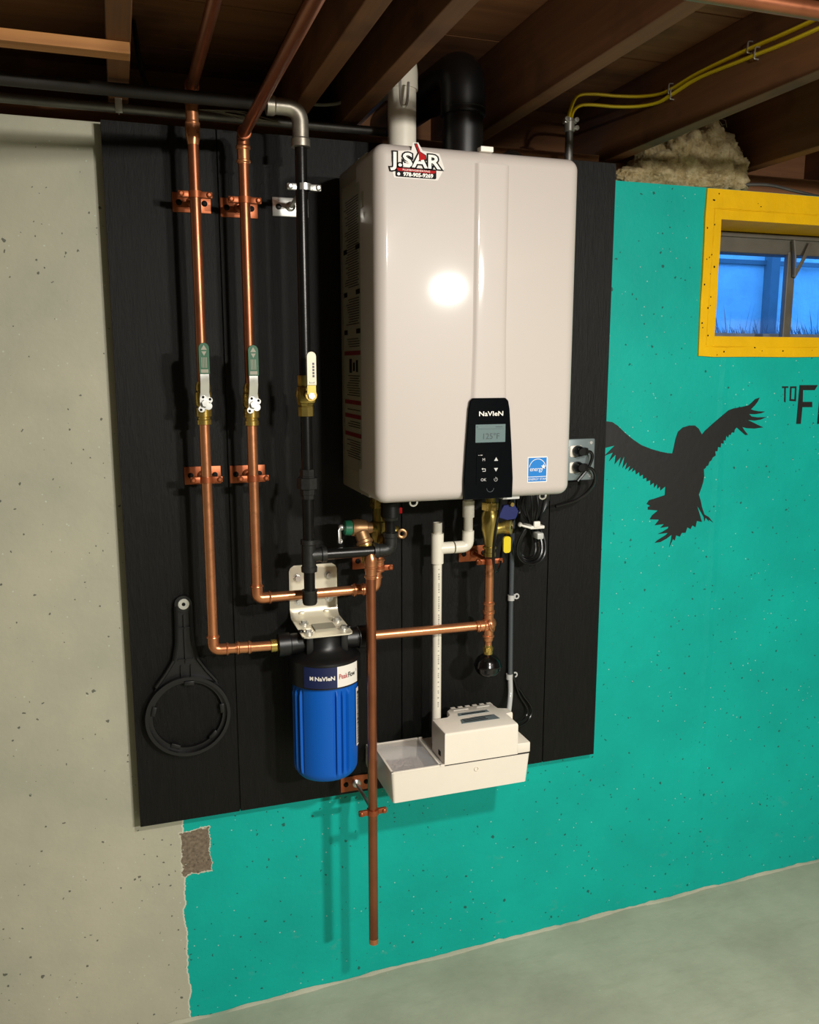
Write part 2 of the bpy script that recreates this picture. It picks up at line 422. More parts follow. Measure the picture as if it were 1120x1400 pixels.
# window_1
win = thing('window_1', (1.935, .1, wz0), kind='structure')
b = MB()
ox0, ox1, oz0, oz1 = 1.496, 2.402, 1.088, 1.523
def wob(p, k): return p + .0035 * noise.noise(Vector((p * 9, k, 0)))
for q in ((ox0, wx0 + .004, oz0, oz1), (wx1 - .004, ox1, oz0, oz1), (wx0 + .004, wx1 - .004, oz0, wz0 + .004), (wx0 + .004, wx1 - .004, wz1 - .004, oz1)):
    b.box(q[0], q[1], WY - .006, WY, q[2], q[3])
bmesh.ops.subdivide_edges(b.b, edges=b.b.edges, cuts=5, use_grid_fill=True)
for v in b.b.verts:
    if v.co.y < WY - .003:
        v.co.y += .0025 * noise.noise(v.co * 23)
    if v.co.x < ox0 + .001 or v.co.x > ox1 - .001: v.co.x += .004 * noise.noise(v.co * 11)
    if v.co.z < oz0 + .001: v.co.z += .004 * noise.noise(v.co * 11)
b.build('painted_surround', 'wyellow', win, 20)
b = MB()
for i_, (a_, c_) in enumerate((((wx0 - .024, wz0 - .024), (wx1 + .024, wz0 - .024)), ((wx0 - .022, wz1 + .022), (wx1 + .022, wz1 + .024)), ((wx0 - .023, wz0 - .02), (wx0 - .019, wz1 + .02)))):
    pts = [Vector((a_[0] + (c_[0] - a_[0]) * k / 60 + .0015 * noise.noise(Vector((k * .7, i_, 0))), WY - .0062, a_[1] + (c_[1] - a_[1]) * k / 60 + .0025 * noise.noise(Vector((k * .5, i_, 5))))) for k in range(61)]
    b.tube(pts, [.0012 + .0016 * abs(noise.noise(Vector((k * .9, i_, 9)))) for k in range(61)], 6)
b.build('paint_ridge', 'wyellow', win, 60)
for k in range(26):
    x_ = random.choice((random.uniform(ox0 + .003, wx0 - .004),) * 2 + (random.uniform(ox0, 1.9),)); z_ = random.uniform(oz0 + .01, oz1 - .01) if x_ < wx0 - .003 else random.choice((random.uniform(oz0 + .004, oz0 + .03), random.uniform(wz1 + .015, oz1 - .01)))
    s_ = random.uniform(.0008, .0024); b = MB()
    b.pxz([(x_ + s_ * random.uniform(.5, 1) * math.cos(a_), z_ + s_ * random.uniform(.6, 1.6) * math.sin(a_)) for a_ in (0, 1.2, 2.4, 3.7, 5)], WY - .0087, WY - .004); b.build('paint_chip', 'ink', win, 0)
b = MB()
for q in ((wx0, wx0 + .004, wz0, wz1), (wx1 - .004, wx1, wz0, wz1)): b.box(q[0], q[1], WY, .17, q[2], q[3])
b.box(wx0, wx1, WY, .17, wz0, wz0 + .004); b.box(wx0, wx1, WY, .17, wz1 - .004, wz1)
b.build('reveal_lining', 'wyellow', win, 0)
b = MB()
b.box(wx0, wx1, .175, .235, 1.39, wz1, .003); b.box(wx0, wx1, .165, .18, 1.432, 1.444, .002)
b.box(wx0, wx0 + .05, .175, .235, wz0, 1.39, .003); b.box(wx1 - .05, wx1, .175, .235, wz0, 1.39, .003); b.box(wx0, wx1, .175, .235, wz0, wz0 + .009, .002)
b.build('window_frame', 'wframe', win, 0)
b = MB(); b.box(1.918, 1.948, .172, .19, wz0, 1.40, .003); b.build('mullion', 'wframe', win, 0)
b = MB(); b.tube([(1.99, .165, 1.425), (1.965, .16, 1.38), (1.937, .165, 1.325)], .007, 8, flat=.5); b.tube([(1.925, .165, 1.43), (1.93, .16, 1.38), (1.937, .165, 1.325)], .008, 8, flat=.5)
b.build('window_catch', 'wframe', win)
for q in ((wx0 + .05, 1.92), (1.946, wx1 - .05)):
    b = MB(); b.box(q[0], q[1], .198, .202, wz0 + .008, 1.392); b.build('pane', 'glass', win, 0)
# outdoors, seen through the panes
b = MB(); b.box(.6, 6.4, .301, 3.2, .98, 1.165)
tag(b.build('outdoor_ground', 'grass', smooth=0), kind='structure')
fence = thing('garden_panel', (3.2, 1.5, 1.165), 'pale blue-lit panel fence outside the basement window', 'fence')
for i, (a, c) in enumerate(((1.9, 3.03), (3.04, 4.2), (4.21, 5.9))):
    b = MB(); b.box(a, c, 1.50 + .02 * (i % 2), 1.53 + .02 * (i % 2), 1.165, 2.2); b.build('panel', 'fence', fence, 0)
b = MB(); b.box(2.965, 3.015, 1.45, 1.50, 1.165, 2.2); b.build('post', 'fencedark', fence, 0)
b = MB(); b.box(1.9, 5.9, 1.485, 1.50, 1.54, 1.56); b.build('rail', 'fencedark', fence, 0)
b = MB()
for i in range(2200):
    x = random.uniform(1.9, 4.6); y0 = random.uniform(.8, 1.35); h = random.uniform(.02, .075) * (2.3 if random.random() < .07 else 1)
    dx = random.uniform(-.04, .04); wv = .002
    p = [b._v((x - wv, y0, 1.165)), b._v((x + wv, y0, 1.165)), b._v((x + dx * .5 + wv * .6, y0, 1.165 + h * .6)), b._v((x + dx, y0, 1.165 + h))]
    b._f([p[0], p[1], p[2]]); b._f([p[0], p[2], p[3]])
tag(b.build('grass_blades', 'grass', smooth=0), 'dark dusk grass growing outside at the foot of the window', 'grass', kind='stuff')

# ================= black backing board =================
board = thing('backing_board', (.6, -.01, 0), 'large black rough-sawn plywood backing board fixed flat on the wall', 'board')
xs = [0, .231, .643, 1.045, 1.2035]
for a, c in zip(xs, xs[1:]):
    b = MB(); b.box(a + (.0012 if a else 0), c - (.0012 if c < 1.2 else 0), -.019, -.001, 0, 1.557, .0006, seg=1); b.build('panel', 'board', board, 0)
b = MB(); b.box(.002, 1.2015, -.012, -.0005, .002, 1.555); b.build('core_layer', 'black', board, 0)
BY = -.019
for x in (.006, .38, .78, 1.155):
    b = MB(); b.box(x, x + .042, -.0005, WY - .001, .012, 1.545, .001); b.build('furring_strip', 'side', board, 0)
# ragged mortar lip where floor meets wall
b = MB(); R = []
n_ = 260
for i in range(n_ + 1):
    x = -1.2 + 4.6 * i / n_; h = .004 + .007 * noise.noise(Vector((x * 9, 0, 0))) + .004 * noise.noise(Vector((x * 40, 3, 0))); d = .012 + .010 * noise.noise(Vector((x * 7, 9, 0))) + .004 * noise.noise(Vector((x * 33, 5, 0)))
    R.append([b._v((x, WY + .004, FZ(x) - .006)), b._v((x, WY - d, FZ(x) - .006)), b._v((x, WY - d * .7, FZ(x) + h * .3)), b._v((x, WY - .001, FZ(x) + h))])
b.rings(R); tag(b.build('baseboard_back', 'floor', smooth=50), kind='structure')

# ================= mural =================
BIRD = [(1.2107, 0.9207), (1.2316, 0.9179), (1.2491, 0.9077), (1.2729, 0.8879), (1.2968, 0.8707), (1.3248, 0.8541), (1.3567, 0.8427), (1.3847, 0.8351), (1.4089, 0.8303), (1.4229, 0.8291), (1.4261, 0.8434), (1.4306, 0.8671), (1.4374, 0.8873), (1.4527, 0.8989), (1.4726, 0.9035), (1.4908, 0.9032), (1.5036, 0.8943), (1.5149, 0.8786), (1.5153, 0.8782), (1.5247, 0.8882), (1.5479, 0.9063), (1.575, 0.9262), (1.5985, 0.9428), (1.6146, 0.9477), (1.6434, 0.9517), (1.664, 0.9555), (1.6759, 0.9639), (1.6857, 0.9724), (1.7001, 0.9763), (1.6947, 0.9654), (1.6851, 0.9545), (1.6733, 0.9444), (1.6819, 0.9415), (1.6991, 0.9385), (1.7225, 0.9374), (1.708, 0.9325), (1.687, 0.9304), (1.668, 0.9314), (1.677, 0.9244), (1.6962, 0.9216), (1.7273, 0.9217), (1.7095, 0.9151), (1.6885, 0.9127), (1.6651, 0.9149), (1.6848, 0.9069), (1.7023, 0.8996), (1.7199, 0.893), (1.6903, 0.8905), (1.6649, 0.8918), (1.6478, 0.8956), (1.657, 0.8851), (1.6685, 0.8737), (1.6601, 0.8729), (1.6446, 0.8836), (1.6291, 0.895), (1.6232, 0.8893), (1.6218, 0.8807), (1.6134, 0.8816), (1.6099, 0.8741), (1.6056, 0.876), (1.6021, 0.8674), (1.5963, 0.8727), (1.5944, 0.859), (1.5881, 0.8609), (1.5888, 0.8506), (1.5804, 0.8525), (1.5793, 0.8405), (1.5709, 0.8425), (1.5697, 0.8305), (1.5623, 0.8307), (1.5644, 0.8186), (1.5553, 0.8137), (1.5509, 0.8052), (1.545, 0.802), (1.5416, 0.7917), (1.5356, 0.7902), (1.5339, 0.7851), (1.528, 0.7819), (1.5305, 0.7628), (1.5284, 0.7455), (1.5216, 0.725), (1.5164, 0.7113), (1.5238, 0.6935), (1.5291, 0.6758), (1.5388, 0.6542), (1.5538, 0.6463), (1.5696, 0.6295), (1.5543, 0.6392), (1.5555, 0.6338), (1.5436, 0.6451), (1.5402, 0.6347), (1.5372, 0.6472), (1.5123, 0.6819), (1.532, 0.6334), (1.5147, 0.6374), (1.5117, 0.6198), (1.5009, 0.6258), (1.4954, 0.6155), (1.4847, 0.6214), (1.4795, 0.6058), (1.4671, 0.6065), (1.4616, 0.5962), (1.449, 0.6006), (1.4458, 0.5866), (1.4394, 0.5906), (1.4285, 0.5682), (1.4334, 0.5892), (1.4346, 0.6033), (1.4189, 0.5936), (1.3991, 0.585), (1.381, 0.5838), (1.3887, 0.5903), (1.4143, 0.6028), (1.422, 0.6093), (1.3897, 0.6078), (1.4055, 0.6139), (1.4213, 0.6217), (1.423, 0.6269), (1.3968, 0.6249), (1.4083, 0.6348), (1.3783, 0.6331), (1.3915, 0.648), (1.3613, 0.6508), (1.3687, 0.6615), (1.386, 0.6738), (1.3539, 0.6779), (1.3535, 0.6849), (1.3613, 0.6879), (1.3491, 0.6937), (1.3564, 0.7037), (1.3761, 0.7079), (1.4057, 0.7152), (1.4062, 0.7394), (1.3909, 0.7287), (1.389, 0.7401), (1.3806, 0.7336), (1.3798, 0.7474), (1.3704, 0.7375), (1.3689, 0.7513), (1.3581, 0.7449), (1.3574, 0.7587), (1.3457, 0.7557), (1.3451, 0.766), (1.3343, 0.763), (1.3337, 0.775), (1.3233, 0.7703), (1.3215, 0.7823), (1.3113, 0.7759), (1.3087, 0.7889), (1.2981, 0.7832), (1.3026, 0.7949), (1.2876, 0.7853), (1.2926, 0.8003), (1.2776, 0.7907), (1.2824, 0.8108), (1.2689, 0.7951), (1.2739, 0.8278), (1.2573, 0.7982), (1.2625, 0.8249), (1.2443, 0.8061), (1.2469, 0.8321), (1.2268, 0.8144), (1.2379, 0.8374), (1.2117, 0.8289), (1.242, 0.8555), (1.21, 0.8498)]
BIRD = [(x + .0012 * 0 + (x - .009) * .0081, z + (z - 1.061) * .0081) for x, z in BIRD]
b = MB(); b.pxz(BIRD, WY - .0012, WY - .0001)
tag(b.build('bird_mural', 'birdblack', smooth=0), 'black painted silhouette of a flying bird on the teal wall right of the board', 'mural')
let = thing('wall_lettering', (1.85, 0, .95), 'black painted angular capital letters on the teal wall below the yellow window', 'lettering')
b = MB(); b.pxz([(1.7891, 1.0066), (1.8107, 1.0064), (1.8111, 1.0018), (1.8024, 1.0019), (1.8053, 0.9606), (1.7999, 0.9635), (1.7973, 1.0016), (1.7896, 1.0013)], WY - .001, WY - .0001)
b.build('letter_t', 'birdblack', let, 0)
b = MB()
O = [(1.8172, 1.0061), (1.8398, 1.0062), (1.8420, 0.9636), (1.8188, 0.9650)]; Oi = [(1.8229, 1.0011), (1.8350, 1.0010), (1.8358, 0.9694), (1.8240, 0.9702)]
for i in range(4):
    j = (i + 1) % 4; b.pxz([O[i], O[j], Oi[j], Oi[i]], WY - .001, WY - .0001)
b.build('letter_o', 'birdblack', let, 0)
b = MB(); b.pxz([(1.8504, 1.0096), (1.9156, 1.0092), (1.9059, 0.9948), (1.8640, 0.9952), (1.8663, 0.9619), (1.9003, 0.9615), (1.9018, 0.9462), (1.8664, 0.9467), (1.8652, 0.8987), (1.8489, 0.8991)], WY - .001, WY - .0001)
b.build('letter_f', 'birdblack', let, 0)
b = MB(); b.pxz([(1.9254, 1.0091), (1.9401, 1.0090), (1.9411, 0.8971), (1.9245, 0.8975)], WY - .001, WY - .0001); b.build('letter_stem', 'birdblack', let, 0)

# ================= water heater =================
hx0, hx1, hz0, hz1, hy = .488, .928, .786, 1.481, -.337
H = thing('water_heater', (.708, -.02, hz0), 'large white tankless water heater cabinet with a black control panel', 'water heater')
b = MB(); b.box(hx0 + .003, hx1 - .003, -.262, -.045, hz0 + .004, hz1 - .004, .004); b.build('cabinet', 'side', H)
# front cover: rounded box, thick radius on the front edges
b = MB(); b.box(hx0, hx1, hy, -.20, hz0, hz1)
fe = [e for e in b.b.edges if all(v.co.y < -.3 for v in e.verts)]
ve = [e for e in b.b.edges if abs(e.verts[0].co.y - e.verts[1].co.y) > .05]
bmesh.ops.bevel(b.b, geom=fe + ve, offset=.024, segments=9, profile=.5, affect='EDGES')
bmesh.ops.delete(b.b, geom=[f for f in b.b.faces if all(v.co.y > -.201 for v in f.verts)], context='FACES')
b.box(hx0 + .004, hx1 - .004, -.205, -.201, hz0 + .004, hz1 - .004)
b.build('front_cover', 'white', H, 60)
# shallow sculpted ridge running down to the control panel
def ridge_half(z):
    t_ = max(0, min(1, (1.14 - z) / .35)); return .0325 + .012 * t_ ** 1.6
b = MB(); rows = []
NZ = 60
for i in range(NZ + 1):
    z = hz1 - .027 - (hz1 - hz0 - .055) * i / NZ; hw = ridge_half(z); cx = .7285
    row = []
    for u, d in ((-1.16, .0), (-1.1, .0008), (-1.02, .0024), (-.94, .0042), (-.8, .0046), (-.4, .0047), (0, .0048), (.4, .0047), (.8, .0046), (.94, .0044), (1.02, .0034), (1.1, .0008), (1.16, .0)):
        row.append(b._v((cx + u * hw, hy + .0003 - d, z)))
    rows.append(row)
for i in range(NZ):
    for k in range(12): b._f([rows[i][k], rows[i][k + 1], rows[i + 1][k + 1], rows[i + 1][k]])
b.build('sculpted_ridge', 'white', H, 60)
# control panel
pp = [(.690, .998), (.764, .998), (.7705, .992), (.774, .975), (.780, .90), (.7845, .83), (.784, .7885), (.672, .7885), (.672, .83), (.676, .90), (.681, .975), (.684, .992)]
b = MB(); b.pxz(pp, hy - .0075, hy - .0005); panel = b.build('control_panel', 'gloss', H, 30, .0022)
py = hy - .0075
F = lambda x, z, d=.0006: (lambda u, v: Vector((x + u, py - d, z + v)))
b = MB(); text(b, 'NaVIeN', .0135, F(.7315, .9655), bold=.0002, sx=1.25); b.build('brand_lettering', 'label', panel, 0)
b = MB(); b.box(.697, .764, py - .001, py + .001, .907, .944); lcd = b.build('display', 'lcd', panel, 0)
b = MB(); text(b, '125°F', .017, F(.731, .919, .0016)); b.box(.70, .760, py - .0015, py - .001, .9345, .935); b.box(.742, .757, py - .0015, py - .001, .938, .9395); b.box(.6995, .7015, py - .0015, py - .001, .938, .941)
b.build('display_text', 'lcdink', panel, 0)
b = MB(); b.pxz(rrect(.700, .7625, .818, .888, .003), py - .0009, py - .0001)
b.build('button_pad', 'gloss', panel, 0)
b = MB(); py2 = .0014
text(b, 'M', .0085, F(.716, .871, py2)); text(b, 'OK', .0085, F(.716, .829, py2))
b.pxz([(.7395, .868), (.7485, .868), (.744, .8755)], py - py2, py - py2 + .0003)
b.pxz([(.7395, .853), (.7485, .853), (.744, .8455)], py - py2, py - py2 + .0003)
for k in range(10):
    a = .5 + k * .5; a2 = a + .35
    b.pxz([(.744 + .0042 * math.sin(q), .829 + .0042 * math.cos(q)) for q in (a, a2)] + [(.744 + .0033 * math.sin(q), .829 + .0033 * math.cos(q)) for q in (a2, a)], py - py2, py - py2 + .0003)
b.box(.7436, .7444, py - py2, py - .001, .829, .834)
b.pxz([(.7115, .852), (.7145, .8545), (.7145, .8527), (.7205, .8527), (.7205, .8465), (.7135, .8465), (.7135, .8476), (.7193, .8476), (.7193, .8514), (.7145, .8514), (.7145, .8495)], py - py2, py - py2 + .0003)
b.box(.7035, .7065, py - py2, py - .001, .8805, .8812); b.box(.708, .713, py - py2, py - .001, .8802, .8814)
b.build('button_marks', 'greypl', panel, 0)
b = MB()
for k in range(14):
    a = PI + PI * k / 14; a2 = a + PI / 14
    b.pxz([(.732 + .0085 * math.cos(a), .811 + .0085 * math.sin(a)), (.732 + .0085 * math.cos(a2), .811 + .0085 * math.sin(a2)), (.732 + .0075 * math.cos(a2), .811 + .0075 * math.sin(a2)), (.732 + .0075 * math.cos(a), .811 + .0075 * math.sin(a))], py - .0006, py)
b.build('door_notch_mark', 'tube', panel, 0)
# efficiency sticker
b = MB(); b.pxz(rrect(.8205, .8675, .8175, .8725, .002), hy - .0008, hy - .0001); st = b.build('efficiency_sticker', 'label', H, 0)
b = MB(); b.box(.8225, .8655, hy - .0012, hy - .0008, .8305, .8705); b.box(.8225, .8655, hy - .0012, hy - .0008, .8195, .8292); b.build('blue_print', 'starblue', st, 0)
b = MB(); fy = hy - .0016
G = lambda x, z: (lambda u, v: Vector((x + u, fy, z + v)))
text(b, 'ENERGY STAR', .0068, G(.844, .8244), sx=.98); text(b, 'energy', .0135, G(.8415, .846), sx=.85)
for k in range(16):
    a = .25 + (PI - .5) * k / 16; a2 = .25 + (PI - .5) * (k + 1) / 16; c = (.844, .845)
    b.pxz([(c[0] + r_ * math.cos(q) * .88, c[1] + r_ * math.sin(q)) for r_, q in ((.0235, a), (.0235, a2), (.0222, a2), (.0222, a))], fy, fy + .0003)
star = [((.0062 if k % 2 == 0 else .0026) * math.sin(k * PI / 5) + .858, (.0062 if k % 2 == 0 else .0026) * math.cos(k * PI / 5) + .851) for k in range(10)]
b.pxz(star, fy, fy + .0003); b.build('white_print', 'label', st, 0)
# company sticker (the square code beside it is left out)
sk = [(.521, 1.440), (.518, 1.449), (.527, 1.462), (.548, 1.466), (.550, 1.478), (.556, 1.480), (.567, 1.467), (.606, 1.463), (.609, 1.440), (.604, 1.424), (.590, 1.418), (.530, 1.424)]
b = MB(); b.pxz([(.525, 1.4165), (.519, 1.440), (.522, 1.452), (.530, 1.465), (.560, 1.468), (.563, 1.4825), (.574, 1.4830), (.583, 1.469), (.617, 1.466), (.628, 1.440), (.614, 1.4165)], hy - .0006, hy - .0001); cs = b.build('company_sticker', 'sticker', H, 0)
L = lambda x, z, d: (lambda u, v: Vector((x + u, hy - d, z + v)))
b = MB(); text(b, 'J.SAR', .035, L(.570, 1.4485, .0010), bold=.0034, sx=1.26); b.pxz(rrect(.528, .611, 1.4185, 1.4365, .003), hy - .0010, hy - .0007)
b.pxz([(.5655, 1.4805), (.5715, 1.4815), (.578, 1.467), (.590, 1.461), (.591, 1.451), (.574, 1.449), (.573, 1.463)], hy - .0012, hy - .0007)
b.build('sticker_outline', 'ink', cs, 0)
b = MB(); text(b, 'J.SAR', .035, L(.570, 1.4485, .0014), bold=.0008, sx=1.26); text(b, '978-905-9269', .0096, L(.574, 1.4235, .0014), bold=.0004, sx=1.12)
b.pxz(circ(.5345, 1.4235, .0030, 10), hy - .0014, hy - .0011)
b.build('sticker_lettering', 'label', cs, 0)
b = MB(); b.pxz([(.530, 1.4345), (.533, 1.4292), (.606, 1.4285), (.611, 1.4335)], hy - .0016, hy - .0012)
b.pxz([(.5745, 1.4655), (.5775, 1.4662), (.588, 1.4600), (.5895, 1.4535), (.5755, 1.4505)], hy - .0018, hy - .0014)
b.pxz([(.5672, 1.4795), (.5705, 1.4800), (.5778, 1.4660), (.5745, 1.4652)], hy - .0018, hy - .0014)
b.build('red_plunger_and_banner', 'red', cs, 0)
b = MB(); text(b, 'PLUMBING&HEATING', .0048, L(.570, 1.4315, .0019), sx=1.2)
b.build('banner_lettering', 'label', cs, 0)
# bordered label on the left side
sx = hx0 + .003
b = MB()
def pyz(b, poly, x0, x1): b.prism(poly, lambda u, v: Vector((x0, u, v)), lambda u, v: Vector((x1, u, v)))
pyz(b, rrect(-.235, -.075, .835, 1.44, .012), sx - .0025, sx); fr = b.build('side_label_frame', 'side', H, 30, .001)
b = MB(); pyz(b, rrect(-.226, -.084, .845, 1.43, .008), sx - .0032, sx - .0026); lb = b.build('side_label', 'labelgrey', fr, 0)
b = MB(); z = 1.405; x = sx - .0036
while z > .86:
    if not any(abs(z - q) < .012 for q in (1.215, 1.135, 1.090, .985, .955, .915)) and not (1.045 < z < 1.085):
        y0 = -.215; ln = random.uniform(.08, .118)
        b.box(x, x + .0003, y0 + random.choice((0, 0, .01)), y0 + ln, z, z + .0016)
    z -= .0052
for zq in (1.305, 1.215, 1.135):
    b.box(x, x + .0003, -.222, -.190, zq - .005, zq + .005); b.box(x, x + .0003, -.118, -.09, zq - .005, zq + .005)
for i, (ya, yb, za, zb) in enumerate(((-.20, -.185, 1.05, 1.075), (-.175, -.16, 1.052, 1.07), (-.15, -.13, 1.048, 1.078))): b.box(x, x + .0003, ya, yb, za, zb)
b.build('printed_lines', 'ink', lb, 0)['kind'] = 'stuff'
for zq in (1.090, .985, .955, .915):
    b = MB(); b.box(x, x + .0003, -.222, -.088, zq - .0045, zq + .0045); b.build('header_bar', 'darkred', lb, 0)
b = MB(); b.box(hx0 - .002, hx0 + .001, -.252, -.236, 1.375, 1.405, .001); b.build('side_latch', 'side', H)
for x in (.60, .98 - .08):
    b = MB(); b.torus((x - .022, -.30, hz0 - .004), (0, 1, .2), .008, .0022, 16, 6); b.build('bottom_eyelet', 'steel', H)
b = MB(); b.box(.775, .815, -.315, -.295, hz0 - .006, hz0 + .002, .001); b.build('bottom_clip', 'greypl', H, 0)
b = MB(); b.box(.705, .732, -.335, -.315, hz1 - .003, hz1 + .007, .001); b.build('top_clip', 'label', H, 0)
b = MB(); b.box(hx0 + .02, hx1 - .02, -.046, BY + .0, 1.42, 1.475, .002); b.build('mounting_bracket', 'steel', H, 0)

# vents
v = thing('white_vent_pipe', (.606, -.14, hz1), 'white plastic vent pipe rising from the heater top at its left', 'pipe')
vr = .030
b = MB(); b.cyl((.606, -.14, hz1), (.606, -.14, 1.665), vr, 28); b.build('pipe', 'pvc', v)
b = MB(); b.tube(bend([(.606, -.14, 1.635), (.606, -.14, 1.69), (.606, .02, 1.69)], .05), .0335, 24); b.build('elbow', 'pvc', v)
b = MB(); b.cyl((.606, -.02, 1.69), (.606, .299, 1.69), vr, 24); b.build('wall_run', 'pvc', v)
v = thing('black_vent_pipe', (.737, -.16, hz1), 'thick black vent pipe with elbow behind the heater top', 'pipe')
b = MB(); b.cyl((.737, -.16, hz1), (.737, -.16, 1.65), .0435, 28); b.build('pipe', 'blackfoam', v)
b = MB(); b.tube(bend([(.737, -.16, 1.59), (.737, -.16, 1.68), (.725, .02, 1.68)], .07), .048, 28); b.build('elbow', 'blackfoam', v)
b = MB(); b.torus((.737, -.16, 1.603), (0, 0, 1), .0455, .003, 28, 6); b.build('collar_ring', 'black', v)
b = MB(); b.cyl((.7265, 0, 1.68), (.705, .299, 1.68), .0435, 24); b.build('wall_run', 'blackfoam', v)
b = MB(); b.tube(smoothline([(.79, -.25, hz1 + .008), (.84, -.20, hz1 + .03), (.89, -.16, hz1 + .012), (.91, -.1, hz1 + .008)]), .009, 10)
tag(b.build('black_hose', 'rubber'), 'short black hose lying on the heater top behind its front edge', 'hose')
b = MB(); b.tube(smoothline([(.583, -.19, 1.685), (.582, -.20, 1.64), (.584, -.20, 1.595), (.590, -.20, 1.587), (.597, -.20, 1.595), (.602, -.195, 1.635)]), .0028, 8)
tag(b.build('wire_hook', 'steel'), 'bent steel wire hook hanging in front of the white vent pipe', 'hook')

# ================= pipework =================
CR = .0111
def sleeve(b, a, c, r, bead=.0022, t=.0016):
    a = Vector(a); c = Vector(c); L_ = (c - a).length; d = (c - a).normalized()
    b.lathe(a, d, [(0, r), (.0002, r + t), (.002, r + t), (.004, r + t + bead), (.007, r + t + bead), (.009, r + t), (L_ - .009, r + t), (L_ - .007, r + t + bead), (L_ - .004, r + t + bead), (L_ - .002, r + t), (L_ - .0002, r + t), (L_, r)], 24)
def elbow(b, p0, c, p1, r, leg=.034, t=.0016, bead=.0022):
    p0, c, p1 = Vector(p0), Vector(c), Vector(p1)
    a = c + (p0 - c).normalized() * leg; e = c + (p1 - c).normalized() * leg
    b.tube(bend([a, c, e], leg * .72, 9), r + t, 20)
    for q, o in ((a, c), (e, c)):
        d = (o - q).normalized(); b.torus(q + d * .004, d, r + t, bead, 20, 8)
def run(root, pts, r, mtl, mf=None, leg=.034, ends=(0, 0), fit='elbow'):
    pts = [Vector(p) for p in pts]; n = len(pts)
    for i in range(n - 1):
        a, c = pts[i], pts[i + 1]; d = (c - a).normalized()
        a2 = a + d * (leg * .6 if i > 0 else 0); c2 = c - d * (leg * .6 if i < n - 2 else 0)
        b = MB(); b.cyl(a2, c2, r, 24); b.build('pipe', mtl, root)
    for i in range(1, n - 1):
        b = MB(); elbow(b, pts[i - 1], pts[i], pts[i + 1], r, leg); b.build(fit, mf or mtl, root)
def part(root, name, mtl, fn, **kw):
    b = MB(); fn(b); return b.build(name, mtl, root, **kw)

# left copper riser
X1, Y1, X2 = .1745, -.11, .274
T = thing('copper_pipe', (X1, Y1, .45), 'leftmost copper riser, running down to an elbow into the left side of the blue filter', 'pipe', 'copper supply risers')
run(T, [(X1, -2.6, 1.604), (X1, Y1, 1.604), (X1, Y1, 1.015)], CR, 'copperdull', leg=.03)
part(T, 'press_coupling', 'copper', lambda b: sleeve(b, (X1, Y1, 1.585), (X1, Y1, 1.535), CR))
part(T, 'tapered_adapter', 'copper', lambda b: b.lathe((X1, Y1, 1.545), (0, 0, -1), [(0, CR + .002), (.012, CR + .004), (.03, CR + .003), (.045, CR)], 24))
run(T, [(X1, Y1, .962), (X1, Y1, .443), (.34, -.12, .441)], CR, 'copper', leg=.034)
part(T, 'press_coupling', 'copper', lambda b: sleeve(b, (.222, -.113, .443), (.258, -.115, .442), CR))
part(T, 'threaded_adapter', 'brass', lambda b: b.lathe((.300, -.1175, .441), (1, -.05, 0), [(0, CR), (.001, .0145), (.014, .0145), (.016, .0125), (.028, .0125), (.03, .0135), (.042, .0135)], 20))
# second riser
T = thing('copper_pipe', (X2, Y1, .55), 'second copper riser from the left, turning right behind the bracket towards the heater inlet', 'pipe', 'copper supply risers')
run(T, [(X2, -2.6, 1.527), (X2, Y1, 1.527), (X2, Y1, 1.01)], CR, 'copperdull', leg=.026)
part(T, 'press_coupling', 'copper', lambda b: sleeve(b, (X2, Y1, 1.507), (X2, Y1, 1.470), CR))
run(T, [(X2, Y1, .957), (X2, Y1, .552), (.548, Y1, .552), (.558, Y1, .64)], CR, 'copper', leg=.032)
part(T, 'press_coupling', 'copper', lambda b: sleeve(b, (.493, Y1, .552), (.525, Y1, .552), CR))
part(T, 'press_coupling', 'copper', lambda b: sleeve(b, (.556, Y1, .592), (.557, Y1, .625), CR))
for o in list(T.children):
    if o.name.startswith('pipe') : pass

